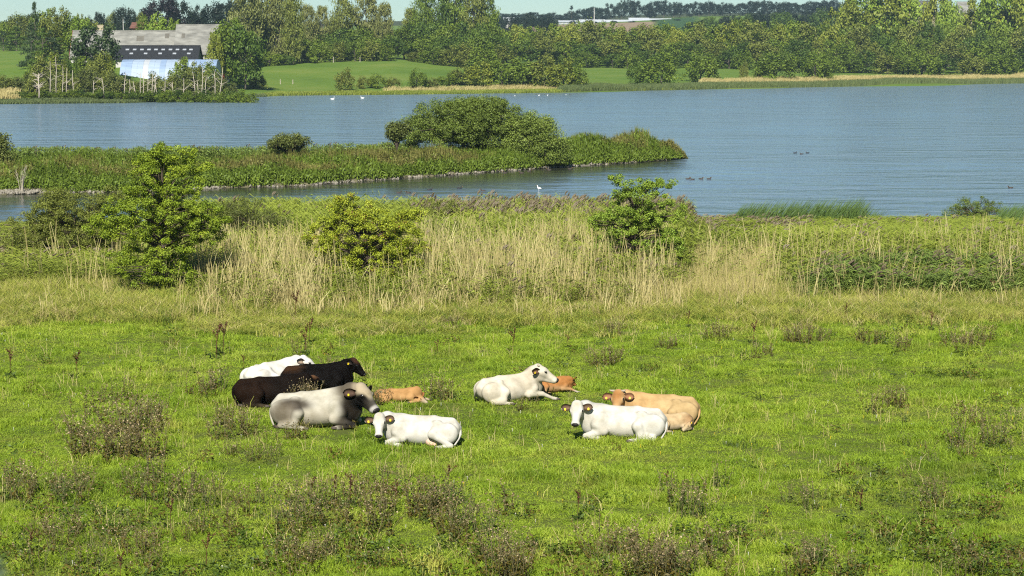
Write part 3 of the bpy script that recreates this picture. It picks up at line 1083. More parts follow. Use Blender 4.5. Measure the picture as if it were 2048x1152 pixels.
# gable house at the upper right: ridge runs away from the view, the cream gable faces right
D6 = 1000
r6 = empty('house', (px_x(1840, D6), D6, fz(px_x(1840, D6), D6) - 0.5), R(-52))
tag(r6, 'house with a cream gable and steep grey roof among the right-hand trees', 'house')
zt, zv = px_z(2, D6) - r6.location.z, px_z(26, D6) - r6.location.z
w6, l6 = 4.2, 6.0
m = MB(); m.box((-w6, -l6, 0), (w6, l6, zv))
m.add([(-w6, -l6, zv), (w6, -l6, zv), (0, -l6, zt), (-w6, l6, zv), (w6, l6, zv), (0, l6, zt)], [(0, 1, 2), (3, 5, 4)])
m.build('wall', M['cream_wall'], r6)
m = MB()
for s in (-1, 1):
    vs = []
    for dz in (0.0, 0.2):
        vs += [(s * (w6 + 0.5), -l6 - 0.3, zv - 0.5 + dz), (0, -l6 - 0.3, zt + 0.05 + dz), (0, l6 + 0.3, zt + 0.05 + dz), (s * (w6 + 0.5), l6 + 0.3, zv - 0.5 + dz)]
    m.add(vs, [(0, 1, 2, 3), (4, 5, 6, 7), (0, 1, 5, 4), (3, 2, 6, 7), (0, 3, 7, 4), (1, 2, 6, 5)])
m.build('roof', M['slate'], r6)
f6 = MB(); f6.box((-1.0, -l6 - 0.06, zv + 0.2), (1.0, -l6 + 0.1, zv + 2.6)); w_ = f6.build('window', M['glass_dark'], r6)
f6 = MB(); f6.box((-1.2, -l6 - 0.10, zv), (1.2, -l6 + 0.1, zv + 0.18)); f6.build('sill', M['white_wall'], w_)

# white glasshouses on the far hill
for k, (a, b, yr, ye, lb) in enumerate([(1116, 1154, 41.5, 46, 'first white glasshouse from the left on the far hill'),
                                        (1158, 1208, 39.5, 46, 'second white glasshouse from the left on the far hill'),
                                        (1204, 1262, 40, 46.5, 'long middle white glasshouse on the far hill'),
                                        (1256, 1296, 36, 43, 'white glasshouse with the highest roof on the far hill'),
                                        (1294, 1340, 37.5, 43.5, 'white glasshouse furthest right on the far hill')]):
    D = 1790 + 14 * k
    g_, gd = gable_building('glasshouse', a, b, D, yr, ye - 1.6, 9, 'white_wall', 'white_sheet', lb, 'glasshouse', base=px_z(ye + 6, D))
    g_['group'] = 'white glasshouses on the far hill'
    hx_ = gd[0]
    for q in np.linspace(-hx_ + 1.6, hx_ - 1.6, 5):
        m = MB(); m.box((q - 1.1, 0.18, gd[2] * 0.25), (q + 1.1, 0.29, gd[2] * 0.8)); m.build('window', M['rooflight'], g_)


def mast(px, D, y0, y1, w, label, mat='white_wall'):
    p = far_pt(px, D)
    z1, z0 = px_z(y0, D), min(p.z, px_z(y1, D))
    o = empty('mast', (p.x, D, z0)); tag(o, label, 'mast')
    m = MB(); m.tube([(0, 0, 0), (0, 0, (z1 - z0) * 0.5), (0, 0, z1 - z0)], [w, w * 0.85, w * 0.55], 8); m.build('pole', M[mat], o)
    m = MB(); m.box((-w * 1.6, -w * 1.6, -0.3), (w * 1.6, w * 1.6, 0.5)); m.build('foot', M['fibre_roof'], o)
    m = MB(); m.tube([(0, 0, z1 - z0), (0, 0, z1 - z0 + 0.8)], [w * 0.3, w * 0.2], 6); m.build('tip', M['fibre_roof'], o)


mast(253, 600, 39, 70, 0.17, 'white pole rising behind the long barn roof')
mast(1187, 1700, 16, 50, 0.42, 'pale mast standing beside the white glasshouses')
mast(1266, 1930, -14, 40, 0.55, 'dark mast reaching out of the wooded far hill', 'slate')

# ------------------------------------------------------------------ trees across the water, every one of them a tree of its own
TG = 'trees across the lake'
belt(row(985, 1668, 17, [(985, 30), (1040, 27), (1130, 27), (1170, 18), (1205, 15), (1232, 3), (1255, 0), (1290, 8), (1310, 1), (1360, 5), (1480, 6), (1520, 1), (1600, 5), (1660, 1)], 3),
     'round', 'lf_far', 1930, 27, 'tree', 'dark bluish tree on the skyline wood', 'of the far hill', 'tree', 'skyline trees on the far hill', 30)
belt(row(992, 1112, 22, [(992, 38), (1045, 29), (1075, 27), (1105, 36)], 3), 'round', 'lf_far', 1290, 34, 'tree', 'dark round tree', 'in the clump beyond the poplars', 'tree', TG)
far_tree('conifer', 'lf_far', 1142, 1880, 12, 20, 'spruce_tree', 'pointed dark spruce standing out left of the white mast', 'tree', TG)
belt(row(1150, 1350, 40, [(1150, 42), (1350, 40)], 2), 'bush', 'lf_far', 1760, 14, 'bush', 'small dark bush', 'in front of the white glasshouses', 'bush')
belt(row(1392, 1662, 24, [(1392, 42), (1430, 33), (1500, 28), (1580, 23), (1620, 20), (1662, 12)], 4), 'round', ['lf_far', 'lf_dark', 'lf_far'], 1270, 38, 'tree',
     'brownish dark tree', 'in the row below the skyline wood', 'tree', TG)
# upper left
belt([(286, 30, 40), (304, 16, 42), (373, 2, 52), (402, 14, 46), (430, 8, 52), (458, 4, 52), (482, 8, 48)], 'round', 'lf_far', 900, 45, 'tree', 'dark green tree', 'in the wood behind the barns', 'tree', TG)
far_tree('round', 'lf_copper', 331, 885, -2, 74, 'copper_beech', 'big dark purple beech above the taller barn', 'tree', TG)
belt(row(150, 284, 19, [(150, 34), (200, 31), (235, 22), (250, 17), (284, 27)], 4), 'round', ['lf_far', 'lf_olive', 'lf_far'], 860, 28, 'tree', 'thin airy tree', 'on the skyline behind the long barn', 'tree', TG)
belt(row(-16, 70, 20, [(-16, 42), (20, 40), (60, 28)], 3), 'round', ['lf_far', 'lf_dark'], 860, 34, 'tree', 'low dark tree', 'on the skyline at the far left', 'tree', TG)
# around the farm
belt([(298, 33, 40), (322, 28, 54), (352, 40, 34)], 'round', ['lf_mid', 'lf_fresh', 'lf_mid'], 615, 40, 'tree', 'bright green tree', 'behind the ridge of the long barn', 'tree', TG, 6)
belt([(22, 44, 50), (48, 30, 52)], 'round', ['lf_mid', 'lf_olive'], 760, 48, 'tree', 'leafy green tree', 'above the small bright meadow at the far left', 'tree', TG, 8)
belt([(96, 22, 56), (118, 18, 60), (145, 32, 52), (168, 36, 44), (190, 40, 44)], 'round', ['lf_mid', 'lf_olive', 'lf_mid', 'lf_fresh', 'lf_olive'], 600, 48, 'tree',
     'leafy green tree', 'in the group left of the barns', 'tree', TG, 8)
far_tree('conifer', 'lf_conifer', 78, 585, 7, 32, 'spruce_tree', 'slender spruce with its spike above the leafy trees at left', 'tree', TG)
belt([(14, 64, 44), (40, 54, 50)], 'conifer', ['lf_conifer', 'lf_dark'], 735, 46, 'conifer', 'dark green conifer', 'above the small bright meadow at the far left', 'tree', TG, 6)
belt([(70, 48, 46), (92, 58, 48), (108, 62, 46), (124, 76, 40)], 'conifer', ['lf_conifer', 'lf_dark'], 560, 46, 'conifer', 'dark green conifer', 'in the stand left of the barns', 'tree', TG, 6)
far_tree('round', 'lf_conifer', 196, 512, 50, 84, 'cedar_tree', 'broad dark conifer standing in front of the long barn', 'tree', TG)
far_tree('conifer', 'lf_conifer', 176, 510, 80, 48, 'conifer', 'dark conifer leaning on the broad one before the barn', 'tree', TG)
belt([(470, 42, 78), (455, 62, 46), (494, 52, 76)], 'round', ['lf_dark', 'lf_mid', 'lf_dark'], 556, 70, 'tree', 'broad dense tree', 'just right of the taller barn', 'tree', TG, 5)
far_tree('round', 'lf_yellow', 434, 548, 66, 30, 'tree', 'small yellow-green tree touching the corner of the taller barn', 'tree', TG)
# poplars on the skyline
belt([(497, -30, 62), (530, -36, 66), (562, -30, 62), (590, -8, 46)], 'poplar', ['lf_poplar', 'lf_olive'], 700, 55, 'poplar_tree', 'tall pale poplar', 'in the high group right of the barns', 'tree', 'poplars behind the green meadow', 8)
belt([(620, 12, 34), (648, 14, 30), (688, -24, 46), (734, -20, 50), (771, 8, 32)], 'poplar', ['lf_poplar', 'lf_poplar', 'lf_olive'], 740, 40, 'poplar_tree', 'slim poplar', 'in the open row above the green meadow', 'tree',
     'poplars behind the green meadow', 6)
belt([(824, 18, 34), (845, -14, 46), (878, -26, 54), (912, -30, 58), (948, -26, 58), (974, -12, 48)], 'poplar', ['lf_olive', 'lf_mid', 'lf_dark', 'lf_mid'], 790, 50, 'poplar_tree', 'tall dark poplar',
     'in the dense clump above the meadow', 'tree', 'poplars behind the green meadow', 8)
# dark belt behind the meadow
belt(row(476, 1000, 30, [(476, 46), (600, 52), (660, 58), (720, 56), (800, 56), (900, 46), (1000, 52)], 5), 'round', ['lf_dark', 'lf_dark', 'lf_mid'], 745, 56, 'tree', 'dark green tree', 'in the belt below the poplars', 'tree', TG)
belt(row(490, 1000, 36, [(490, 76), (1000, 74)], 5), 'round', ['lf_dark', 'lf_mid', 'lf_dark'], 722, 54, 'tree', 'dense dark tree', 'in the lower belt behind the meadow hedge', 'tree', TG, 8)
belt([(612, 90, 40), (640, 85, 52), (676, 84, 52), (712, 82, 52), (748, 80, 52), (776, 86, 42)], 'bush', ['lf_olive', 'lf_mid'], 702, 50, 'hedge_tree', 'olive green hawthorn', 'in the hedge crowning the green meadow', 'tree', 'hawthorns on top of the meadow', 4)
belt([(446, 112, 50), (478, 102, 56), (510, 102, 58), (542, 104, 56), (572, 108, 46)], 'bush', ['lf_mid', 'lf_dark', 'lf_olive'], 684, 55, 'bush', 'rounded bush', 'on the left edge of the green meadow', 'bush', 'bushes left of the meadow', 6)
belt([(836, 100, 44), (868, 88, 58), (900, 92, 56), (936, 86, 60), (972, 84, 60), (1006, 88, 56)], 'bush', ['lf_olive', 'lf_mid', 'lf_olive'], 700, 54, 'bush', 'round olive bush', 'along the right end of the meadow', 'bush', TG, 6)
# long belt right of the middle
belt(row(1010, 1668, 26, [(1010, 60), (1050, 49), (1095, 58), (1150, 42), (1230, 47), (1275, 62), (1310, 44), (1350, 54), (1390, 42), (1440, 50), (1485, 38), (1530, 48), (1580, 46), (1660, 56)], 4),
     'round', ['lf_mid', 'lf_yellow', 'lf_mid', 'lf_olive'], 850, 54, 'tree', 'sunlit green tree', 'in the upper row of the long belt', 'tree', 'long tree belt across the lake', 10)
belt(row(1020, 1670, 36, [(1020, 84), (1670, 82)], 5), 'round', ['lf_mid', 'lf_dark', 'lf_olive'], 820, 58, 'tree', 'mid green tree', 'in the middle row of the long belt', 'tree', 'long tree belt across the lake', 8)
belt(row(1176, 1680, 40, [(1176, 104), (1680, 100)], 4), 'bush', ['lf_mid', 'lf_dark'], 800, 50, 'bush', 'dark skirted bush', 'along the foot of the long belt', 'bush', 'long tree belt across the lake', 6)
# shore bushes
far_tree('bush', 'lf_olive', 520, 560, 150, 40, 'bush', 'lone round bush on the meadow beside the left headland', 'bush')
far_tree('bush', 'lf_olive', 692, 566, 136, 38, 'bush', 'upright bush alone at the foot of the green meadow', 'bush')
belt([(728, 152, 26), (756, 148, 38), (788, 155, 32), (834, 138, 40), (866, 156, 32)], 'bush', ['lf_olive', 'lf_mid'], 575, 36, 'bush', 'low shore bush', 'strung along the meadow shore', 'bush', 'bushes along the meadow shore', 4)
belt([(898, 148, 50), (928, 134, 62), (965, 124, 66), (1004, 118, 72), (1046, 114, 80), (1090, 114, 74), (1126, 118, 66), (1152, 126, 46)], 'bush', ['lf_mid', 'lf_olive', 'lf_yellow', 'lf_mid'], 598, 60, 'bush',
     'big leafy bush', 'in the thicket on the middle shore', 'bush', 'thicket on the middle shore', 4)
far_tree('bush', 'lf_dark', 1270, 648, 122, 36, 'bush', 'dark narrow bush left of the widest shore bush', 'bush')
far_tree('bush', 'lf_mid', 1322, 645, 106, 78, 'bush', 'widest green bush standing free on the shore', 'bush')
far_tree('bush', 'lf_mid', 1398, 668, 104, 66, 'bush', 'round bush just right of the widest shore bush', 'bush')
far_tree('bush', 'lf_olive', 1487, 690, 124, 20, 'bush', 'small upright bush between two round shore bushes', 'bush')
far_tree('bush', 'lf_mid', 1545, 686, 104, 84, 'bush', 'broad bush reaching down to the reed fringe', 'bush')
far_tree('bush', 'lf_mid', 1627, 700, 100, 60, 'bush', 'domed bush next to the unbroken right-hand thicket', 'bush')
# right side
belt([(1684, 2, 84), (1722, -26, 96), (1764, -30, 92), (1800, -10, 70)], 'round', ['lf_yellow', 'lf_fresh'], 905, 86, 'tree', 'bright yellow-green tree', 'in the high group left of the gable house', 'tree', 'bright tall trees at the right', 6)
belt([(1868, -14, 60), (1892, 4, 48)], 'round', ['lf_yellow', 'lf_fresh'], 905, 50, 'tree', 'bright green tree', 'of the pair between the two houses', 'tree', 'bright tall trees at the right', 6)
belt([(1956, -16, 70), (1992, -34, 88), (2034, -30, 90), (2074, -22, 90)], 'round', ['lf_yellow', 'lf_fresh'], 905, 86, 'tree', 'bright yellow-green tree', 'in the high group at the right edge', 'tree', 'bright tall trees at the right', 6)
belt([(1838, 30, 36), (1924, 26, 30)], 'bush', 'lf_far', 930, 30, 'bush', 'dark bush', 'under the two houses', 'bush')
belt(row(1680, 2090, 34, [(1680, 58), (1760, 54), (1850, 46), (1920, 50), (2000, 56), (2090, 50)], 5), 'round', ['lf_mid', 'lf_olive', 'lf_dark'], 868, 58, 'tree', 'green tree', 'in the top row of the right thicket', 'tree', 'thicket above the right shore', 8)
belt(row(1690, 2090, 38, [(1690, 80), (2090, 78)], 5), 'round', ['lf_mid', 'lf_olive', 'lf_dark', 'lf_mid'], 838, 60, 'tree', 'green tree', 'in the middle row of the right thicket', 'tree', 'thicket above the right shore', 8)
belt(row(1688, 2090, 40, [(1688, 104), (2090, 104)], 5), 'bush', ['lf_mid', 'lf_dark', 'lf_olive', 'lf_mid'], 808, 62, 'bush', 'leafy bush', 'along the foot of the right thicket', 'bush', 'thicket above the right shore', 6)
# headland at the left with its scrub and dead trees
belt(row(72, 245, 25, [(60, 124), (110, 108), (160, 112), (215, 106), (245, 130)], 6), 'bush', ['lf_mid', 'lf_olive', 'lf_yellow', 'lf_dark'], 500, 46, 'bush', 'green bush', 'in the upper scrub of the left headland', 'bush', 'scrub on the left headland', 6)
belt([(366, 116, 44), (392, 126, 40), (422, 124, 44)], 'round', ['lf_mid', 'lf_olive'], 492, 42, 'tree', 'leafy tree', 'before the right end of the blue hall', 'tree', 'scrub on the left headland', 4)
belt(row(-10, 470, 22, [(-10, 160), (60, 150), (150, 142), (225, 140), (250, 152), (285, 158), (320, 148), (350, 144), (420, 140), (470, 164)], 6), 'bush', ['lf_grey', 'lf_olive', 'lf_grey'], 478, 44, 'willow_bush', 'greyish willow bush', 'among the dead trunks of the headland', 'bush', 'scrub on the left headland', 6)
belt(row(-10, 516, 17, [(-10, 184), (250, 182), (516, 182)], 4), 'bush', ['lf_mid', 'lf_dark', 'lf_mid'], 461, 34, 'shore_bush', 'low green bush', 'on the waterline of the left headland', 'bush', 'scrub on the left headland', 4)


def dead_tree(px, y0, y1, lean, fork, label, seed, D=463, w=0.105):
    g = random.Random(seed)
    p = far_pt(px, D)
    s = FPX / D
    H = (y1 - y0) / s
    p.z = max(p.z, LAKE_Z + 0.05)
    root = empty('dead_tree', p); tag(root, label, 'dead tree', 'dead trees on the left headland')
    m = MB()
    dx = lean / s
    pts = [(0, 0, -0.2), (dx * 0.2 + g.uniform(-.12, .12), 0, H * 0.3), (dx * 0.6 + g.uniform(-.18, .18), 0, H * 0.65), (dx, 0, H)]
    m.tube(pts, [w * 1.2, w, w * 0.75, w * 0.35], 6); m.build('trunk', M['pale_bark'], root, True)
    m = MB()
    for i in range(fork):
        f = g.uniform(0.30, 0.92)
        st = Vector(pts[1]).lerp(Vector(pts[2]), min(1, f)) if f < 0.66 else Vector(pts[2]).lerp(Vector(pts[3]), (f - 0.66) / 0.34)
        l = g.uniform(0.8, 2.1); a = g.choice((0, math.pi)) + g.uniform(-0.7, 0.7)
        e = st + Vector((math.cos(a) * l, math.sin(a) * l * 0.6, l * g.uniform(0.1, 0.9)))
        m.tube([st, st.lerp(e, 0.5) + Vector((0, 0, 0.15)), e], [w * 0.5, w * 0.35, w * 0.12], 4, False)
    m.build('branch', M['pale_bark'], root)


DT = [(104, 126, 199, 2, 3), (117, 120, 202, 0, 4), (128, 132, 196, 3, 2), (137, 130, 190, 2, 2), (152, 132, 188, -2, 2), (190, 160, 196, 1, 3), (211, 158, 200, -3, 4), (252, 148, 200, 4, 3),
      (262, 158, 198, 1, 2), (284, 138, 196, 1, 3), (276, 158, 196, -6, 2), (290, 142, 197, 1, 2), (298, 144, 194, 2, 3), (307, 140, 195, 2, 2), (311, 150, 194, 3, 3), (316, 138, 193, -1, 4),
      (333, 146, 192, 1, 2), (347, 146, 186, 1, 9), (370, 150, 197, 1, 3), (394, 140, 199, -5, 3), (399, 158, 199, -1, 4), (407, 130, 198, 2, 4), (413, 146, 196, 3, 3), (432, 138, 198, 0, 4), (441, 130, 198, 8, 4)]
for i, (px, y0, y1, ln, fk) in enumerate(DT):
    side = ORD[i] + ' from the left' if i < 13 else ORD[len(DT) - 1 - i] + ' from the right'
    dead_tree(px, y0, y1, ln, fk, 'bare pale dead trunk, %s along the headland shore' % side, i)
dead_tree(82, 150, 204, 1, 26, 'spreading bleached dead tree with many bare boughs on the headland', 77, D=455, w=0.17)

# fence posts on the meadow crest
for i, (px, yt, yb) in enumerate([(645, 123, 131), (669, 120, 130), (722, 118, 126), (484, 165, 172), (563, 164, 172), (588, 165, 172)]):
    D = 697 if i < 3 else 592
    p = far_pt(px, D)
    o = empty('fence_post', p); tag(o, ('weathered fence post, %s from the left below the meadow hawthorns' if i < 3 else 'thin fence post, %s from the left across the lower meadow') % ORD[i % 3], 'fence post', 'fence posts on the meadow')
    h = (yb - yt) / FPX * D + 0.3
    m = MB(); m.tube([(0, 0, -0.3), (0.01, 0, h * 0.9), (0.01, 0, h)], [0.13, 0.12, 0.07], 6); m.build('post', M['pale_bark'], o)
    m = MB(); m.tube([(0, -0.13, h * 0.85), (0, 0.13, h * 0.85)], 0.025, 5); m.build('staple', M['slate'], o)


# ------------------------------------------------------------------ reed fringe on the far shore
def fringe(name, mat, px0, px1, off0, off1, n, h, label, tall_bias=1.0, w=0.085, wind=0.15):
    g = np.random.default_rng(len(name) + n)
    protos = []
    for i in range(4):
        V, F, T = blades(34, 1.0, 0.55, 1.0, w, g, 0.25, wind, 0.3)
        protos.append((mesh_np('fringe_clump', V, F, T), M[mat]))
    px = px0 + (px1 - px0) * g.random(n)
    D = np.array([shore_d(p) for p in px]) + off0 + (off1 - off0) * g.random(n)
    x = (px - 1024) / FPX * D
    z = np.maximum(far_z(x, D), LAKE_Z - 0.05)
    hh = h * (0.7 + 0.5 * g.random(n)) * (0.75 + 0.5 * fnoise(x * 0.08, D * 0.05, 4))
    scl = np.stack([np.full(n, 1.1), np.full(n, 1.1), hh], 1)
    rot = np.stack([np.zeros(n), np.zeros(n), 0.5 * (g.random(n) - 0.5)], 1)
    return scatter(name, protos, np.stack([x, D, z], 1), g.integers(0, 4, n), rot, scl, label)


fringe('far_reed_fringe', 'fringe', 1120, 2080, -1.0, 11, 3600, 1.9, 'green reed fringe standing along the far right shore', w=0.11)
fringe('far_pale_reeds', 'pale_grass', 1400, 2080, 10, 30, 2300, 2.4, 'band of pale dry reed tops behind the green shore fringe', w=0.10, wind=0.3)
fringe('far_meadow_edge', 'reed', 530, 1400, 0, 10, 2200, 0.9, 'yellowish rough grass along the meadow shore', w=0.09)
fringe('far_dry_tussocks', 'pale_grass', 770, 1180, 10, 26, 420, 1.3, 'scattered pale tussocks before the middle thicket', w=0.08, wind=0.35)
fringe('headland_grass', 'fringe', -20, 532, -0.5, 9, 1500, 0.8, 'low green growth along the waterline of the headland', w=0.11)
fringe('headland_pale_reeds', 'pale_grass', -20, 36, 12, 30, 220, 1.7, 'pale reeds at the far left edge of the headland', w=0.09)


# ------------------------------------------------------------------ the spit: dense herbs, willows, stones
def herb_clump(seed, leaves=80, L=0.20):
    g = np.random.default_rng(seed)
    d = g.normal(size=(leaves, 3)); d /= np.linalg.norm(d, axis=1, keepdims=True)
    d[:, 2] = np.abs(d[:, 2])
    C = d * np.array([0.75, 0.75, 0.9]) * (0.5 + 0.5 * g.random((leaves, 1)) ** 0.5)
    Nn = d * 0.7 + g.normal(size=d.shape) * 0.5 + np.array([0, 0, 0.4])
    LL = L * (0.7 + 0.7 * g.random(leaves))
    V, F = leaf_quads(C, Nn, LL, LL * 0.5, g)
    T = np.clip(0.5 + 0.25 * g.normal(size=leaves), 0, 1)
    Vb, Fb, Tb = blades(14, 0.5, 0.7, 1.15, 0.05, g, 0.3, 0.12)
    return mesh_np('herb_clump', np.vstack([V, Vb]), np.vstack([F, Fb + len(V)]), np.concatenate([T, Tb]))


g = np.random.default_rng(21)
n = 11500
px = -480 + 1844 * g.random(n) ** 0.85
s = np.where(px < 95, 0.08, 0.028) + 0.93 * g.random(n)
hi = np.interp(px, SP_PX, [1.4, 1.5, 1.5, 1.5, 1.4, 1.35, 1.35, 1.6, 1.9, 1.85, 1.35, 0.7])
x, D, z = spit_pt(px, s)
h = hi * (0.62 + 0.38 * np.sin(np.pi * np.clip(s * 0.95 + 0.10, 0, 1))) * (0.30 + 1.25 * fnoise(x * 0.30, D * 0.30, 14)) * (0.75 + 0.5 * g.random(n))
ids = np.where((fnoise(x * 0.12, D * 0.2, 17) + 0.12 * g.normal(size=n) > 0.54) & (s > 0.12), g.integers(3, 6, n), g.integers(0, 3, n))
r_ = 0.62 + 0.3 * g.random(n)
scatter('spit_herbs', [(herb_clump(i), M['lf_herb'] if i < 3 else M['lf_herb_dull']) for i in range(6)], np.stack([x, D, z - 0.05], 1), ids,
        np.stack([np.zeros(n), np.zeros(n), 0.8 * (g.random(n) - 0.5)], 1), np.stack([r_, r_, h], 1), 'dense nettles and tall herbs covering the spit')
# tall reeds on the lake side of the spit
n = 1500
px = -300 + 1130 * g.random(n); s = 0.80 + 0.17 * g.random(n)
x, D, z = spit_pt(px, s)
scatter('spit_reeds', [(reed_clump(40 + i, 7, 1.7, 'reed_dark', 0.12, i == 1, 5, 0.4, 0.4, 0.05, 0.03), None) for i in range(3)], np.stack([x, D, z], 1),
        np.where(g.random(n) < 0.1, 1, g.choice([0, 2], n)), np.stack([np.zeros(n), np.zeros(n), 0.6 * (g.random(n) - 0.5)], 1), (0.85 + 0.35 * g.random((n, 1))) * np.ones((n, 3)),
        'reeds growing on the lake side of the spit')
# stones along the near shore of the spit
bm = bmesh.new(); bmesh.ops.create_icosphere(bm, subdivisions=1, radius=0.5)
for v in bm.verts: v.co += Vector((random.uniform(-.09, .09), random.uniform(-.09, .09), random.uniform(-.09, .09)))
st_me = bpy.data.meshes.new('shore_stone'); bm.to_mesh(st_me); bm.free()
n = 1500
px = np.concatenate([-100 + 1462 * g.random(n - 420), 1120 + 240 * g.random(220), -60 + 150 * g.random(200)])
wgt = fnoise(px * 0.012, px * 0, 31)
keep = (wgt + 0.12 * g.normal(size=n) > 0.52) | (px < 95)
px = px[keep]; n = len(px)
s = np.where(px < 95, 0.012 + 0.05 * g.random(n), 0.003 + 0.02 * g.random(n))
x, D, z = spit_pt(px, s)
sz = 0.08 + 0.20 * g.random((n, 1)) ** 2.5
scatter('shore_stones', [(st_me, plain_mat('pale_stone', (0.21, 0.19, 0.15), 0.9, 0.35, 2.0))], np.stack([x, D, np.maximum(z, LAKE_Z - 0.02)], 1), np.zeros(n),
        g.random((n, 3)) * 3, sz * np.array([1.4, 1.1, 0.7]), 'pale stones lining the near shore of the spit')


def spit_g(px, s):
    x, D, z = spit_pt(px, s)
    return Vector((float(x), float(D), float(z)))


blob_tree('willow', 0, 0, [(905, 232, 82, 36), (985, 236, 70, 38), (830, 258, 46, 26), (900, 262, 90, 24), (960, 215, 58, 20), (1040, 262, 50, 28), (870, 278, 70, 16), (960, 280, 80, 16), (940, 245, 90, 40)], 100000, 0.17, 'lf_willow',
          'broad grey-green willow dome rising from the middle of the spit', 'willow', spit_g(925, 0.60), 0.75, 0.16, None, 0.66, 110, seed=5, trunk_h=0.5, twig=0.03, aspect=0.42)
blob_tree('willow', 0, 0, [(1070, 288, 66, 42), (1105, 305, 38, 30), (1030, 300, 40, 30), (1060, 250, 52, 24), (1075, 320, 52, 20)], 52000, 0.17, 'lf_willow',
          'front willow on the spit hanging low over the water', 'willow', spit_g(1068, 0.14), 0.6, 0.14, None, 0.62, 110, seed=6, trunk_h=0.5, twig=0.03, aspect=0.42)
blob_tree('willow_bush', 0, 0, [(796, 258, 22, 16), (790, 268, 18, 12)], 5000, 0.17, 'lf_grey', 'small dark willow bush at the left foot of the broad willow', 'bush', spit_g(796, 0.5), 0.9, 0.06, None, 0.5, 60, seed=7, trunk_h=0.4, twig=0.02)
blob_tree('willow_bush', 0, 0, [(580, 283, 42, 14), (560, 288, 30, 10)], 7000, 0.15, 'lf_grey', 'low greyish willow bush on the crest of the spit, left of the willows', 'bush', spit_g(580, 0.75), 1.0, 0.06, None, 0.45, 60, seed=8, trunk_h=0.4, twig=0.02)
blob_tree('willow_bush', 0, 0, [(-8, 292, 28, 32), (0, 312, 26, 14)], 8000, 0.17, 'lf_grey', 'dark bush cut by the left edge of the photo on the spit', 'bush', spit_g(-6, 0.45), 0.9, 0.08, None, 0.5, 60, seed=9, trunk_h=0.5, twig=0.02)

# bare shrub on the stony beach at the left
p = spit_g(42, 0.03)
o = empty('bare_shrub', p); tag(o, 'leafless upright shrub on the stony beach at the far left', 'shrub')
gg = random.Random(4)
for i in range(7):
    m = MB(); a = gg.uniform(0, 6.28); l = gg.uniform(1.4, 2.3)
    m.tube([(0.1 * math.cos(a), 0.1 * math.sin(a), -0.1), (0.22 * math.cos(a), 0.22 * math.sin(a), l * 0.5), (0.45 * math.cos(a), 0.45 * math.sin(a), l)], [0.028, 0.02, 0.006], 5)
    for q in range(3):
        z_ = l * gg.uniform(0.4, 0.8); b = a + gg.uniform(-1, 1)
        m.tube([(0.25 * math.cos(a), 0.25 * math.sin(a), z_), (0.25 * math.cos(a) + 0.3 * math.cos(b), 0.25 * math.sin(a) + 0.3 * math.sin(b), z_ + 0.45)], [0.012, 0.004], 4)
    m.build('branch', M['pale_bark'], o)

# ------------------------------------------------------------------ bushes standing in the reed bed
blob_tree('hawthorn_tree', 328, 604, [(340, 315, 58, 30), (330, 352, 76, 38), (310, 405, 96, 44), (350, 430, 84, 44), (270, 450, 74, 34), (400, 462, 52, 28), (330, 485, 72, 34), (300, 530, 76, 34), (345, 545, 52, 26), (310, 565, 44, 20),
                                      (235, 425, 40, 26), (412, 330, 8, 10), (288, 330, 30, 30), (212, 450, 46, 34), (424, 440, 40, 32), (240, 512, 32, 24), (268, 400, 34, 28), (388, 395, 26, 24)], 100000, 0.064, 'lf_hawthorn', 'tallest bright green hawthorn tree standing in the reeds at left', 'tree', None, 0.85, 0.10, None, 0.215, 170, seed=11, trunk_h=0.7)
blob_tree('willow_bush', 150, 540, [(100, 430, 46, 42), (66, 460, 52, 40), (40, 500, 56, 28), (130, 500, 80, 34), (210, 490, 60, 34), (140, 425, 72, 44), (190, 450, 64, 46), (95, 460, 44, 30), (150, 480, 80, 26), (220, 400, 44, 26), (120, 400, 40, 24)], 84000, 0.078, 'lf_olive', 'dull olive willow bush leaning out behind the tallest hawthorn', 'bush', near_pt(165, 534), 0.7, 0.06, None, 0.25, 110, seed=12, trunk_h=0.4, aspect=0.4)
blob_tree('willow_bush', 500, 500, [(500, 490, 70, 30), (495, 430, 56, 40), (530, 460, 50, 34), (470, 470, 40, 30), (440, 420, 20, 20), (460, 440, 44, 38), (560, 470, 40, 40)], 36000, 0.066, 'lf_grey', 'thin twiggy grey bush between the tallest hawthorn and the golden bush', 'bush', near_pt(500, 532), 0.8, 0.05, None, 0.26, 80, seed=13, trunk_h=0.5, aspect=0.4)
blob_tree('hawthorn_bush', 725, 590, [(705, 425, 58, 28), (735, 450, 78, 34), (700, 485, 66, 34), (760, 495, 64, 34), (720, 535, 72, 30), (740, 570, 52, 18), (665, 450, 26, 22), (790, 460, 48, 30), (640, 545, 30, 18), (800, 520, 40, 26), (655, 500, 34, 24), (690, 400, 30, 14), (820, 430, 30, 18), (640, 470, 40, 34), (815, 490, 44, 34), (650, 560, 40, 20), (790, 565, 40, 18)], 72000, 0.064, 'lf_golden',
          'golden yellow hawthorn bush among the pale reeds', 'bush', None, 0.8, 0.07, None, 0.21, 150, seed=14, trunk_h=0.5)
blob_tree('hawthorn_bush', 870, 520, [(880, 425, 46, 28), (850, 450, 44, 26), (915, 425, 30, 18), (870, 470, 40, 20)], 18000, 0.066, 'lf_olive', 'sparse olive bush directly right of the golden hawthorn', 'bush', near_pt(872, 500), 0.8, 0.05, None, 0.22, 110, seed=15, trunk_h=0.5)
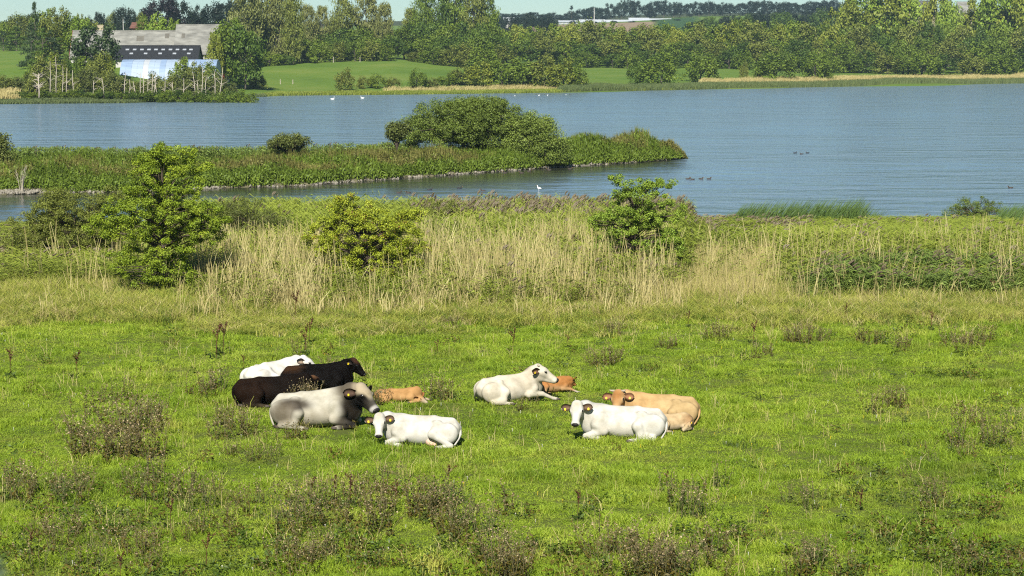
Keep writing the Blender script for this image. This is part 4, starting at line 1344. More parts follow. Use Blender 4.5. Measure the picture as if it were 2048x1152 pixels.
blob_tree('hawthorn_tree', 1268, 570, [(1240, 372, 32, 24), (1300, 372, 36, 16), (1340, 366, 14, 8), (1268, 405, 76, 28), (1250, 440, 76, 30), (1320, 430, 56, 28), (1275, 478, 84, 30), (1335, 485, 44, 26), (1280, 520, 80, 26), (1300, 545, 60, 16), (1210, 470, 26, 18),
                                       (1374, 412, 18, 8), (1348, 520, 36, 20), (1200, 500, 28, 20), (1222, 352, 10, 10), (1200, 440, 22, 14)], 54000, 0.070, 'lf_fresh', 'spreading fresh green hawthorn with feathery top right of the middle', 'tree', None, 0.8, 0.08, None, 0.21, 160, seed=16, trunk_h=0.65)
blob_tree('willow_bush', 1960, 462, [(1955, 415, 54, 24), (1930, 435, 50, 22), (1990, 435, 46, 22), (1955, 450, 60, 14)], 20000, 0.08, 'lf_willow', 'rounded grey-green willow bush by the water at the right', 'bush', near_pt(1955, 462), 0.8, 0.06, None, 0.26, 110, seed=17, trunk_h=0.4, aspect=0.42)


# ------------------------------------------------------------------ reed bed
def zone_points(n, d0, d1, fn, g, pw=1.0):
    """points over the reed bed, kept with the probability fn gives for where they stand in it"""
    y = d0 + (d1 - d0) * g.random(n) ** pw
    x = (g.random(n) * 2 - 1) * (0.275 * y + 2.0)
    z = near_z(x, y)
    px, py = to_px(x, y, z)
    pr = fn(px, py, x, y)
    k = g.random(n) < pr
    return np.stack([x, y, z], 1)[k], px[k], py[k]


def box(px, py, x0, x1, y0, y1, sx=40, sy=12):
    return sstep(x0 - sx, x0 + sx, px) * sstep(x1 + sx, x1 - sx, px) * sstep(y0 - sy, y0 + sy, py) * sstep(y1 + sy, y1 - sy, py)


def patchy(x, y, f, seed, lo=0.35, hi=0.65):
    return sstep(lo, hi, fnoise(x * f, y * f, seed))


g = np.random.default_rng(33)


def f_green(px, py, x, y):
    a = 0.75 * box(px, py, 1375, 2300, 425, 535)
    a = np.maximum(a, 0.40 * box(px, py, 1375, 2300, 535, 600))
    a = np.maximum(a, 0.75 * box(px, py, 380, 1380, 428, 600) * patchy(x, y, 0.25, 2, 0.25, 0.55))
    a = np.maximum(a, 0.75 * box(px, py, -300, 400, 432, 585))
    a = np.maximum(a, 0.30 * box(px, py, 380, 1250, 560, 625))
    return a * (1 - 0.85 * box(px, py, 1370, 1545, 480, 640, 30))


P, px, py = zone_points(60000, 73.5, 125.5, f_green, g, 0.8)
n = len(P)
hz = 0.62 + 0.50 * sstep(620, 500, py) + 0.09 * g.normal(size=n)
hz = hz * np.where(px > 1375, np.interp(py, [440, 460, 500, 530, 600], [0.38, 0.46, 0.62, 0.80, 0.85]), 1.0)
hz = hz * np.where(px < 300, np.interp(py, [440, 480, 540, 600], [0.30, 0.36, 0.52, 0.85]), 1.0)
ids = np.where(g.random(n) < 0.14 * box(px, py, -300, 260, 440, 560) + 0.30 * box(px, py, 840, 1600, 444, 500) + 0.02, g.integers(3, 5, n), g.integers(0, 3, n))
scatter('green_reeds', [(reed_clump(60 + i, 5, 1.75, 'reed', 0.16, i >= 3, 5, 0.26, 0.40, 0.034, 0.016), None) for i in range(5)], P, ids,
        np.stack([0 * P[:, 0], 0 * P[:, 0], 0.9 * (g.random(n) - 0.5)], 1), np.stack([np.ones(n), np.ones(n), hz], 1), 'yellow-green reeds of the bed between pasture and lake')


def f_dark(px, py, x, y):
    return box(px, py, 1560, 2350, 566, 606, 14, 6) * 0.95


P, px, py = zone_points(22000, 77, 96, f_dark, g)
n = len(P)
hz = (0.62 + 0.22 * fnoise(P[:, 0] * 0.5, P[:, 1] * 0.5, 5) + 0.06 * g.normal(size=n)) * np.where(py > 585, 0.85, 1.0) * (0.6 + 0.4 * sstep(1550, 1660, px)) * (0.7 + 0.6 * fnoise(P[:, 0] * 0.18, P[:, 1] * 0.3, 25))
scatter('dark_reeds', [(reed_clump(80 + i, 5, 1.75, 'reed_dark', 0.26, i == 2, 7, 0.26, 0.50, 0.042, 0.016), None) for i in range(4)], P, g.choice(4, n, p=[0.31, 0.31, 0.07, 0.31]),
        np.stack([0 * hz, 0 * hz, 0.6 * (g.random(n) - 0.5)], 1), np.stack([np.ones(n), np.ones(n), hz], 1), 'dark green reed stand with purplish plumes at the right')


def straw_clump(seed, n, h, w=0.021, lean=0.30, wind=0.08):
    gq = np.random.default_rng(seed)
    V, F, T = blades(n, 0.30, h * 0.40, h, w, gq, lean * 0.75, wind, 0.5, bend=0.3)
    return mesh_np('straw_clump', V, F, T)


def f_straw(px, py, x, y):
    pch = patchy(x, y, 0.55, 6, 0.34, 0.60)
    a = 0.95 * box(px, py, 360, 880, 548, 640, 40, 10) * (0.25 + 0.75 * pch)
    a = np.maximum(a, 0.85 * box(px, py, 830, 1330, 470, 635) * (0.2 + 0.8 * pch))
    a = np.maximum(a, 0.95 * box(px, py, 840, 1190, 446, 500, 40, 6))
    a = np.maximum(a, 0.025 * box(px, py, -300, 380, 540, 640) + 0.06 * box(px, py, 1380, 2300, 520, 640))
    a = a * (1 - 0.75 * box(px, py, 640, 815, 570, 628, 18, 8)) * (1 - 0.8 * box(px, py, 235, 400, 560, 640, 18, 8)) * (1 - 0.6 * box(px, py, 1215, 1340, 540, 600, 18, 8))
    return a * (1 - 0.5 * box(px, py, 860, 1330, 478, 535, 60, 10))


P, px, py = zone_points(58000, 73.0, 124, f_straw, g, 0.75)
n = len(P)
hz = np.interp(py, [445, 480, 560, 600, 640], [1.15, 1.08, 1.28, 1.18, 0.55]) * (0.55 + 0.8 * g.random(n))
scatter('dry_reeds', [(straw_clump(90 + i, 8, 1.75), M['straw']) for i in range(5)], P, g.integers(0, 5, n),
        np.stack([0.06 * g.normal(size=n), 0.08 * g.normal(size=n), 6.28 * g.random(n)], 1), np.stack([np.ones(n), np.ones(n), hz], 1), 'bleached straw-coloured dead reed stalks in the middle of the bed')


def f_rush(px, py, x, y):
    return 0.95 * box(px, py, 1450, 1735, 444, 468, 25, 5) + 0.30 * box(px, py, 1740, 1890, 444, 460, 20, 5) + 0.8 * box(px, py, 1995, 2300, 444, 470, 20, 5) + 0.25 * box(px, py, 1060, 1440, 444, 458, 40, 5)


P, px, py = zone_points(14000, 112, 127, f_rush, g)
n = len(P)
hz = np.interp(px, [1000, 1440, 1500, 1700, 1760, 1900, 2000], [0.85, 0.85, 1.12, 1.16, 0.72, 0.66, 1.0]) * (0.75 + 0.4 * g.random(n))
rc = []
for i in range(4):
    gq = np.random.default_rng(120 + i)
    V, F, T = blades(12, 0.30, 1.2, 2.0, 0.040, gq, 0.15, 0.36, 0.15, bend=0.5)
    rc.append((mesh_np('rush_clump', V, F, T), M['rush']))
scatter('bulrushes', rc, P, g.integers(0, 4, n), np.stack([0 * hz, 0 * hz, 0.5 * (g.random(n) - 0.5)], 1), np.stack([np.ones(n), np.ones(n), hz], 1),
        'long dark green bulrush blades bending over the waterline')


def f_yel(px, py, x, y):
    a = 0.9 * box(px, py, -300, 2350, 585, 640, 40, 14)
    a = np.maximum(a, 0.55 * box(px, py, -300, 2350, 628, 668, 40, 14) * patchy(x, y, 0.3, 15, 0.4, 0.7))
    a = np.maximum(a, 0.9 * box(px, py, -300, 230, 560, 640))
    return a * (1 - 0.7 * box(px, py, 1340, 1540, 500, 612)) * (1 - 0.8 * box(px, py, 270, 370, 585, 612, 16, 6))


P, px, py = zone_points(52000, 67, 86, f_yel, g)
n = len(P)
tc = []
for i in range(6):
    gq = np.random.default_rng(140 + i)
    V, F, T = blades(22, 0.22, 0.35, 0.85, 0.016, gq, 0.7, 0.06, 0.3, bend=0.8)
    tc.append((mesh_np('tall_grass_clump', V, F, T), M['yellow_grass'] if i < 4 else (M['lf_herb'] if i == 4 else M['pale_grass'])))
hz = np.interp(py, [560, 600, 640, 665], [1.15, 0.95, 0.55, 0.30]) * (0.65 + 0.6 * g.random(n)) * (0.7 + 0.6 * fnoise(P[:, 0] * 0.7, P[:, 1] * 0.7, 7))
scatter('tall_grass', tc, P, g.choice(6, n, p=[0.18, 0.18, 0.17, 0.17, 0.18, 0.12]), np.stack([0 * hz, 0 * hz, 6.28 * g.random(n)], 1), np.stack([np.ones(n), np.ones(n), hz], 1),
        'uncut yellowish grass between the pasture and the reeds')


def f_pale(px, py, x, y):
    return box(px, py, 1330, 1570, 520, 612, 30, 14)


P, px, py = zone_points(24000, 76, 100, f_pale, g)
n = len(P)
pc = []
for i in range(3):
    gq = np.random.default_rng(160 + i)
    V, F, T = blades(20, 0.24, 0.5, 1.1, 0.016, gq, 0.35, 0.05, 0.3, bend=0.5)
    pc.append((mesh_np('pale_grass_clump', V, F, T), M['pale_grass'] if i < 2 else M['yellow_grass']))
scatter('pale_grass', pc, P, g.choice(3, n, p=[0.4, 0.35, 0.25]), np.stack([0 * P[:, 0], 0 * P[:, 0], 6.28 * g.random(n)], 1), np.stack([np.ones(n), np.ones(n), 0.7 + 0.5 * g.random(n)], 1),
        'bleached beige grass left of the dark reed stand')


# ------------------------------------------------------------------ grazed grass
def pasture_scatter():
    g = np.random.default_rng(51)
    protos = []
    for i in range(8):
        gq = np.random.default_rng(200 + i)
        if i < 6:
            V, F, T = blades(30, 0.15, 0.035, 0.10, 0.010, gq, 0.9, 0.03, 0.3, bend=1.0)
        else:
            V, F, T = blades(26, 0.16, 0.08, 0.22, 0.010, gq, 0.8, 0.05, 0.3, bend=1.0)
        protos.append((mesh_np('turf_clump', V, F, T), M['grass']))
    n = 120000
    u = g.random(n)
    d0, d1 = 31.0, 78.0
    y = d0 + (d1 - d0) * u ** 1.15
    x = (g.random(n) * 2 - 1) * (0.268 * y + 1.5)
    keep = np.ones(n, bool)
    for bx_, by_, rx_, ry_ in ((690, 864, 30, 5), (1195, 906, 24, 5), (1215, 943, 22, 4), (660, 878, 18, 3), (700, 1035, 14, 4), (1735, 845, 30, 5), (1590, 1050, 24, 5), (300, 950, 26, 4)):
        c_ = near_pt(bx_, by_); s_ = FPX / c_.y
        keep &= ((x - c_.x) / (rx_ / s_)) ** 2 + ((y - c_.y) / (ry_ / (s_ * 0.19))) ** 2 > 0.6 + 0.6 * g.random(n)
    x, y = x[keep], y[keep]; n = len(x)
    big = fnoise(x * 0.35, y * 0.5, 61)
    fine = fnoise(x * 1.4, y * 1.8, 62)
    hh = 0.55 + 0.9 * sstep(0.45, 0.75, fine) + 0.7 * sstep(0.55, 0.75, big)
    idx = np.where(fine + 0.3 * big + 0.08 * g.normal(size=n) > 0.85, g.integers(6, 8, n), g.integers(0, 6, n))
    sc = np.sqrt(y / 40.0)
    scl = np.stack([sc, sc, 0.62 * hh * (0.7 + 0.5 * g.random(n)) * (0.85 + 0.15 * sc)], 1)
    scatter('pasture_grass', protos, np.stack([x, y, near_z(x, y)], 1), idx, np.stack([0.12 * g.normal(size=n), 0.12 * g.normal(size=n), 6.28 * g.random(n)], 1), scl,
            'short grazed grass covering the pasture', 'grass')
    # seeding stalks
    n = 2600
    y = d0 + (d1 - d0) * g.random(n); x = (g.random(n) * 2 - 1) * (0.268 * y + 1.5)
    k = fnoise(x * 0.3, y * 0.4, 66) + 0.1 * g.normal(size=n) > 0.47
    x, y = x[k], y[k]; n = len(x)
    sp = []
    for i in range(3):
        gq = np.random.default_rng(220 + i)
        V, F, T = blades(5, 0.10, 0.18, 0.42, 0.009, gq, 0.6, 0.06, 0.5, bend=0.5)
        sp.append((mesh_np('stalk_clump', V, F, T), M['pale_grass'] if i else M['yellow_grass']))
    scatter('grass_stalks', sp, np.stack([x, y, near_z(x, y)], 1), g.integers(0, 3, n), np.stack([0 * x, 0 * x, 6.28 * g.random(n)], 1), np.ones((n, 3)) * (0.7 + 0.6 * g.random((n, 1))),
            'thin pale grass stalks standing in the pasture')
    # small yellow and white flowers
    n = 420
    y = 36 + 40 * g.random(n); x = (g.random(n) * 2 - 1) * (0.26 * y)
    bm = bmesh.new()
    bmesh.ops.create_cone(bm, cap_ends=True, segments=6, radius1=0.006, radius2=0.013, depth=0.012, matrix=Matrix.Translation((0, 0, 0.065)))
    bmesh.ops.create_cone(bm, cap_ends=True, segments=4, radius1=0.004, radius2=0.003, depth=0.06, matrix=Matrix.Translation((0, 0, 0.032)))
    fm = bpy.data.meshes.new('flower'); bm.to_mesh(fm); bm.free()
    fw = fm.copy()
    scatter('meadow_flowers', [(fm, plain_mat('yellow_petals', (0.75, 0.55, 0.03), 0.6, 0.1)), (fw, plain_mat('white_petals', (0.7, 0.68, 0.6), 0.6, 0.1))], np.stack([x, y, near_z(x, y)], 1),
            g.integers(0, 2, n), np.zeros((n, 3)), np.ones((n, 3)) * (0.8 + 0.5 * g.random((n, 1))), 'tiny yellow and white flowers dotting the pasture')


pasture_scatter()

# low weeds in the turf: rosettes and small leafy shoots, denser towards the foot of the hillside
g = np.random.default_rng(71)
n = 9000
y = 31 + 44 * g.random(n) ** 1.5
x = (g.random(n) * 2 - 1) * (0.268 * y + 1.5)
z = near_z(x, y)
wpx, wpy = to_px(x, y, z)
pr = np.clip(0.10 + 0.55 * sstep(930, 1080, wpy) + 0.35 * sstep(700, 900, wpx) * 0 + 0.25 * sstep(1500, 1800, wpx), 0, 1) * sstep(0.42, 0.62, fnoise(x * 0.5, y * 0.5, 73))
k = g.random(n) < pr
x, y, z = x[k], y[k], z[k]; n = len(x)
wp = []
for i in range(6):
    gq = np.random.default_rng(740 + i)
    m_ = 26
    C = gq.normal(size=(m_, 3)) * np.array([0.10, 0.10, 0.0]); C[:, 2] = 0.04 + 0.20 * gq.random(m_)
    V, F = leaf_quads(C, gq.normal(size=(m_, 3)) * 0.7 + np.array([0, 0, 0.8]), 0.085, 0.034, gq, 0.3)
    wp.append((mesh_np('weed_clump', V, F, np.clip(0.5 + 0.25 * gq.normal(size=m_), 0, 1)), M[['thistle_green', 'thistle_leaf', 'lf_herb', 'thistle_green', 'thistle_leaf', 'lf_dark'][i]]))
scatter('low_weeds', wp, np.stack([x, y, z], 1), g.integers(0, 6, n), np.stack([0 * x, 0 * x, 6.28 * g.random(n)], 1), (0.6 + 0.8 * g.random((n, 1))) * np.ones((n, 3)),
        'small dull weeds mixed into the turf', 'weeds')

# clumps of longer grass that stand out
for i, (px_, py_, wpx, hpx, mt, lb) in enumerate([(1832, 632, 34, 38, 'rush', 'dense green grass tussock at the edge of the right reeds'),
                                                 (1990, 640, 60, 30, 'yellow_grass', 'flattened olive tussock at the right edge of the pasture'),
                                                 (325, 860, 40, 34, 'yellow_grass', 'long pale grass tuft at the right side of the brown thistle patch'),
                                                 (1075, 858, 34, 24, 'lf_herb', 'dark green weed patch left of the white cow with the grey nose'),
                                                 (855, 1140, 40, 44, 'yellow_grass', 'tall pale grass tuft at the bottom edge below the cows'),
                                                 (1480, 890, 36, 14, 'thistle_green', 'flat bluish weed clump right of the right-hand cows')]):
    p = near_pt(px_, py_); s = FPX / p.y
    gq = np.random.default_rng(300 + i)
    V, F, T = blades(240, wpx / s, hpx / s * 0.4, hpx / s, 0.014, gq, 0.6, 0.1, 0.25, bend=0.8)
    o = link('tussock', mesh_np('tussock', V, F, T), None, M[mt]); o.location = p
    tag(o, lb, 'tussock')


# ------------------------------------------------------------------ thistles and docks
def thistle_proto(seed, h, green=0.3, nst=6, spread=0.32):
    """several leafy stems that branch near the top, with brown leaves and pale fluffy heads"""
    g = np.random.default_rng(seed)
    ms = MB(); tips = []; LC, LN, LL = [], [], []
    for i in range(nst):
        a = g.random() * 6.283; r = spread * 0.6 * g.random() ** 0.6
        b = Vector((math.cos(a) * r, math.sin(a) * r, -0.03))
        hh = h * (0.6 + 0.4 * g.random())
        t = b + Vector((math.cos(a) * spread * 0.75 * g.random() + 0.07 * g.normal(), math.sin(a) * spread * 0.75 * g.random() + 0.05 * g.normal(), hh))
        md = b.lerp(t, 0.55) + Vector((0.03 * g.normal(), 0.03 * g.normal(), 0))
        ms.tube([b, md, t], [0.007, 0.006, 0.003], 4, False)
        tips.append(t)
        for j in range(int(2 + 4 * g.random())):
            f = 0.5 + 0.45 * g.random()
            s = b.lerp(md, f / 0.55) if f < 0.55 else md.lerp(t, (f - 0.55) / 0.45)
            e = s + Vector((0.10 * g.normal(), 0.10 * g.normal(), 0.06 + 0.14 * g.random()))
            ms.tube([s, e], [0.004, 0.002], 3, False)
            tips.append(e)
        for j in range(int(13 + 8 * g.random())):
            f = 0.06 + 0.92 * g.random()
            s = b.lerp(md, f / 0.55) if f < 0.55 else md.lerp(t, (f - 0.55) / 0.45)
            d = g.normal(size=3); d[2] *= 0.4; d /= np.linalg.norm(d)
            L = (0.115 - 0.065 * f) * (0.6 + 0.7 * g.random())
            LC.append(np.array(s) + d * L * 0.55); LN.append(np.cross(d, g.normal(size=3)) + np.array([0, 0, 0.6])); LL.append(L)
    LC, LN, LL = np.array(LC), np.array(LN), np.array(LL)
    V, F = leaf_quads(LC, LN, LL, LL * 0.42, g, 0.4)
    tone = np.clip(0.5 + 0.27 * g.normal(size=len(LC)), 0, 1)
    leaf = mesh_np('thistle_leaves', V, F, tone)
    C = np.array([np.array(t) for t in tips for _ in range(2)]) + 0.012 * g.normal(size=(len(tips) * 2, 3))
    Nn = g.normal(size=C.shape) + np.array([0, -0.3, 0.3])
    sz = 0.024 + 0.020 * g.random(len(C))
    V, F = leaf_quads(C, Nn, sz, sz * 0.9, g, 0.5)
    head = mesh_np('thistle_heads', V, F, np.clip(0.45 + 0.3 * g.normal(size=len(C)), 0, 1))
    root = empty('thistle', (0, 0, 0))
    st = ms.build('stem', M['stem'], root)
    lf = link('leaves', leaf, root, M['thistle_green' if green > 0.5 else 'thistle_leaf'])
    hd = link('seed_heads', head, root, M['thistle_head'])
    lf['kind'] = 'stuff'; hd['kind'] = 'stuff'
    return root


def place(root, p, rz, sc, label, cat, group):
    root.location = p; root.rotation_euler = (0, 0, rz)
    root.scale = sc if hasattr(sc, '__len__') else (sc, sc, sc)
    if cat == 'thistle': root.rotation_euler = (gt.gauss(0, 0.10), gt.gauss(0, 0.10), rz)
    tag(root, label, cat, group)


PROT = [thistle_proto(400 + i, 0.85, green=(0.9 if i % 3 == 2 else 0.1), nst=[6, 8, 5, 7, 4, 6][i], spread=[0.44, 0.56, 0.4, 0.66, 0.30, 0.5][i]) for i in range(6)]
_used = [False] * 6
gt = random.Random(17)
# where thistles stand: (x0, y0, x1, y1 of the bases, how many, height range, share of green ones, words)
TH = [((150, 842, 330, 922), 26, (0.75, 1.15), 0.12, 'brown thistle in the big patch left of the grey bull'),
      ((160, 795, 330, 842), 6, (0.6, 0.95), 0.1, 'brown thistle on the upper edge of the big patch at left'),
      ((436, 850, 500, 880), 7, (0.6, 0.9), 0.2, 'pale-headed thistle beside the rump of the grey bull'),
      ((380, 880, 560, 930), 10, (0.35, 0.6), 0.5, 'small thistle in the grass in front of the dark cows'),
      ((575, 872, 625, 888), 3, (0.5, 0.75), 0.3, 'thistle right before the hindquarters of the grey bull'),
      ((0, 965, 150, 1010), 9, (0.65, 0.95), 0.3, 'thistle in the row at the left edge of the pasture'),
      ((150, 960, 330, 1010), 12, (0.6, 0.9), 0.4, 'thistle below the big brown patch'),
      ((330, 985, 520, 1090), 13, (0.5, 0.85), 0.4, 'thistle in the lower left among the red docks'),
      ((20, 1060, 330, 1150), 20, (0.5, 0.8), 0.5, 'thistle close to the bottom left corner'),
      ((520, 990, 770, 1075), 26, (0.6, 0.95), 0.45, 'thistle in the broad patch below the grey bull'),
      ((840, 1010, 1015, 1085), 18, (0.65, 1.0), 0.3, 'thistle in the patch below the front left white cow'),
      ((540, 1105, 760, 1165), 10, (0.5, 0.8), 0.4, 'thistle at the bottom edge under the broad patch'),
      ((985, 1110, 1085, 1165), 8, (0.7, 0.95), 0.15, 'brown thistle at the bottom edge under the middle'),
      ((1190, 1105, 1450, 1170), 30, (0.6, 0.95), 0.35, 'thistle in the wide patch at the bottom right of the middle'),
      ((1330, 975, 1440, 1040), 9, (0.6, 0.95), 0.7, 'green thistle below the right-hand white cow'),
      ((1560, 985, 1660, 1020), 5, (0.4, 0.65), 0.8, 'low green thistle in the lower right pasture'),
      ((1815, 990, 1890, 1020), 6, (0.45, 0.75), 0.7, 'dark thistle in the lower right pasture'),
      ((1890, 850, 2048, 925), 14, (0.5, 0.8), 0.35, 'thistle by the right edge of the pasture'),
      ((1700, 800, 1800, 832), 5, (0.55, 0.85), 0.3, 'thistle standing alone right of the tan cow'),
      ((1580, 1105, 1690, 1165), 9, (0.5, 0.8), 0.5, 'thistle at the bottom right edge'),
      ((1850, 1110, 2040, 1160), 7, (0.45, 0.7), 0.5, 'thistle in the bottom right corner'),
      ((1418, 672, 1462, 682), 4, (0.6, 0.8), 0.1, 'thistle in the first clump of the back row at right'),
      ((1578, 676, 1650, 690), 8, (0.6, 0.85), 0.1, 'thistle in the widest clump of the back row'),
      ((1715, 676, 1765, 694), 6, (0.55, 0.8), 0.1, 'thistle in the clump right of the widest back clump'),
      ((1798, 690, 1818, 710), 3, (0.5, 0.7), 0.1, 'thistle in the small clump of the back row'),
      ((1880, 680, 1975, 706), 10, (0.55, 0.85), 0.15, 'thistle in the last clump of the back row'),
      ((1186, 722, 1240, 736), 6, (0.6, 0.8), 0.1, 'brown thistle behind the tan cow'),
      ((1222, 664, 1252, 672), 3, (0.55, 0.75), 0.1, 'thistle by the reeds above the tan cow'),
      ((1318, 688, 1358, 700), 4, (0.4, 0.6), 0.1, 'small thistle between the tan cow and the reeds'),
      ((1500, 700, 1550, 720), 4, (0.45, 0.65), 0.1, 'thistle in front of the widest clump of the back row'),
      ((888, 656, 920, 664), 3, (0.5, 0.7), 0.1, 'thistle by the reeds behind the cows'),
      ((866, 792, 896, 804), 4, (0.6, 0.85), 0.3, 'thistle beside the sleeping calf'),
      ((742, 800, 776, 812), 4, (0.5, 0.75), 0.2, 'thistle growing between the grey bull and the sleeping calf'),
      ((592, 705, 618, 716), 2, (0.5, 0.65), 0.1, 'thistle behind the hindmost white cow'),
      ((655, 740, 690, 750), 4, (0.5, 0.7), 0.1, 'thistle behind the black cow'),
      ((604, 812, 632, 822), 4, (0.75, 0.95), 0.4, 'thistle between the dark brown cow and the grey bull'),
      ((395, 782, 436, 800), 6, (0.6, 0.95), 0.2, 'thistle left of the hindmost white cow'),
      ((1062, 800, 1076, 812), 1, (0.4, 0.5), 0.3, 'thistle in front of the fox-red calf'),
      ((1038, 812, 1052, 820), 2, (0.35, 0.45), 0.3, 'small thistle at the front legs of the cream cow'),
      ((1780, 890, 1880, 960), 6, (0.3, 0.45), 0.3, 'small weedy thistle in the right-hand pasture')]
NT = 0
for (bx, cnt, (h0, h1), gs, words_) in TH:
    spots = sorted((gt.uniform(bx[0], bx[2]), gt.uniform(bx[1], bx[3])) for _ in range(cnt))
    for i, (px_, py_) in enumerate(spots):
        p = near_pt(px_, py_)
        gr = gt.random() < gs
        k = gt.choice([2, 5] if gr else [0, 1, 3, 4])
        if _used[k]: r = copy_tree(PROT[k])
        else: r, _used[k] = PROT[k], True
        sc = gt.uniform(h0, h1) / 0.85 * 0.92
        if cnt == 1: lb = words_
        elif i < (cnt + 1) // 2: lb = '%s, %s from its left' % (words_, ORD[i])
        else: lb = '%s, %s from its right' % (words_, ORD[cnt - 1 - i])
        place(r, p, gt.uniform(0, 6.28), (sc * gt.uniform(0.9, 1.25), sc * gt.uniform(0.9, 1.25), sc), lb, 'thistle', 'thistles on the pasture')
        NT += 1


def dock_proto(seed, h):
    g = np.random.default_rng(seed)
    root = empty('dock_plant', (0, 0, 0))
    m = MB()
    top = Vector((0.10 * h + 0.04 * g.normal(), 0.03 * g.normal(), h))
    m.tube([(0, 0, -0.03), Vector((0.02, 0, h * 0.5)), top], [0.009, 0.007, 0.003], 5)
    br = [(Vector((0.02, 0, h * 0.5)), top)]
    for i in range(4):
        s = Vector((0.02, 0, h * 0.5)).lerp(top, 0.1 + 0.18 * i)
        e = s + Vector((0.10 * g.normal() + 0.03, 0.10 * g.normal(), 0.16 * (0.8 + 0.4 * g.random())))
        m.tube([s, e], [0.005, 0.002], 4); br.append((s, e))
    m.build('stem', M['dock'], root)
    C = []
    for s, e in br:
        for j in range(42):
            C.append(np.array(s.lerp(e, 0.08 + 0.92 * g.random())) + 0.014 * g.normal(size=3))
    C = np.array(C)
    V, F = leaf_quads(C, g.normal(size=C.shape), 0.026, 0.024, g, 0.4)
    link('seed_spike', mesh_np('seed_spike', V, F, g.random(len(C))), root, M['dock'])
    C = np.array([[0.10 * g.normal(), 0.10 * g.normal(), 0.05 + 0.08 * g.random()] for _ in range(7)])
    V, F = leaf_quads(C, g.normal(size=C.shape) + np.array([0, 0, 1.2]), 0.22, 0.07, g, 0.3)
    link('leaves', mesh_np('dock_leaves', V, F, g.random(len(C))), root, M['thistle_green'])
    return root


DP = [dock_proto(500 + i, 0.8) for i in range(4)]
DU = [False] * 4
DK = [(152, 758, 58, 'tall rusty dock spike standing alone at the left'), (20, 755, 60, 'pale brown dock stalks at the left edge'), (280, 755, 24, 'short dry dock in the upper left pasture'),
      (432, 718, 74, 'tall dry dock stalk nearest the hindmost white cow'), (446, 708, 66, 'dry dock stalk just right of a taller one in the upper left'), (486, 742, 34, 'short dark dock left of the hindmost white cow'), (610, 712, 60, 'thin dark dock behind the hindmost white cow'),
      (618, 690, 56, 'thin dark dock stalk nearer the reeds, behind the hindmost white cow'), (1025, 712, 58, 'thin double dock stalk behind the cream cow'), (1135, 696, 28, 'low dark dock between the cream cow and the reeds'), (874, 712, 34, 'thin dock behind the sleeping calf'),
      (895, 985, 60, 'dark dock spike standing clear above the thistles below the front left cow'), (340, 1060, 66, 'leaning red dock in the lower left'), (700, 1010, 66, 'red dock leaning right above the broad thistle patch'),
      (668, 1005, 58, 'red dock just left of the leaning red one'), (622, 1010, 60, 'red dock on the left side of the broad thistle patch'), (790, 1020, 58, 'short leaning dock at the right end of the broad thistle patch'),
      (1155, 1040, 64, 'dark leafy dock right of the middle thistle patches'), (1332, 972, 32, 'small rusty dock under the right-hand white cow'), (412, 1140, 80, 'dark red dock among the bottom left thistles'),
      (240, 1160, 60, 'red dock at the bottom edge left of the middle'), (62, 1110, 56, 'rusty dock near the bottom left corner'), (1720, 1020, 44, 'rusty dock in the lower right pasture'),
      (1926, 602, 40, 'rust-red dock in the reeds right of the green tussock'), (1910, 598, 34, 'leftmost rust-red dock in the right reeds'), (1986, 606, 46, 'rust-red dock in the reeds above the olive tussock'),
      (2012, 604, 40, 'rust-red dock second from the right edge in the reeds'), (2034, 604, 44, 'rust-red dock at the right edge in the reeds'), (1506, 690, 50, 'dark dock stalk left of the widest back thistle clump'), (1862, 660, 40, 'thin dark stalk above the last back thistle clump'),
      (1376, 655, 34, 'brown dry dock at the foot of the beige grass'), (1690, 640, 36, 'brown dock before the dark reed stand'), (590, 640, 60, 'dark dock stalk in the grass edge below the golden hawthorn')]
for i, (px_, py_, hp, lb) in enumerate(DK):
    p = near_pt(px_, py_)
    k = i % 4
    r = copy_tree(DP[k]) if DU[k] else DP[k]
    DU[k] = True
    sc = hp / FPX * p.y / 0.8
    place(r, p, gt.uniform(-0.6, 0.6), (max(sc, 0.7), max(sc, 0.7), sc), lb, 'dock', 'dock plants on the pasture')

# leafy shrub shoot on the hillside right by the camera, at the lower left corner
b = at_dist(14, 1125, 2.6)
base = Vector((b.x - 0.03, b.y, nz(b.x, b.y)))
o = empty('elder_shoot', base); tag(o, 'blurred dark green leaves poking into the lower left corner', 'shrub')
H = b.z - base.z
m = MB(); m.tube([(0, 0, -0.1), (0.01, 0, H * 0.6), (0.0, 0, H - 0.02)], [0.012, 0.009, 0.004], 6); m.build('stem', M['stem'], o)
gq = np.random.default_rng(5)
C, Nn = [], []
for i in range(16):
    z_ = H * (0.45 + 0.55 * gq.random()); C.append([0.025 * gq.normal() - 0.012, 0.05 * gq.normal(), min(z_, H)]); Nn.append([0.3 * gq.normal(), -0.8, 0.6])
C += [[0.006, 0, H + 0.000], [-0.014, 0.01, H + 0.014], [0.012, 0.0, H - 0.016]]; Nn += [[0, -0.8, 0.6]] * 3
V, F = leaf_quads(np.array(C), np.array(Nn), 0.042, 0.028, gq, 0.15)
link('leaves', mesh_np('elder_leaves', V, F, gq.random(len(C)) * 0.3), o, M['lf_conifer'])


# ------------------------------------------------------------------ animals: one smooth body grown from a field of blended masses
def v3(p): return np.array(p, np.float32)


def smin(a, b, k):
    h = np.clip(0.5 + 0.5 * (b - a) / k, 0, 1)
    return b * (1 - h) + a * h - k * h * (1 - h)


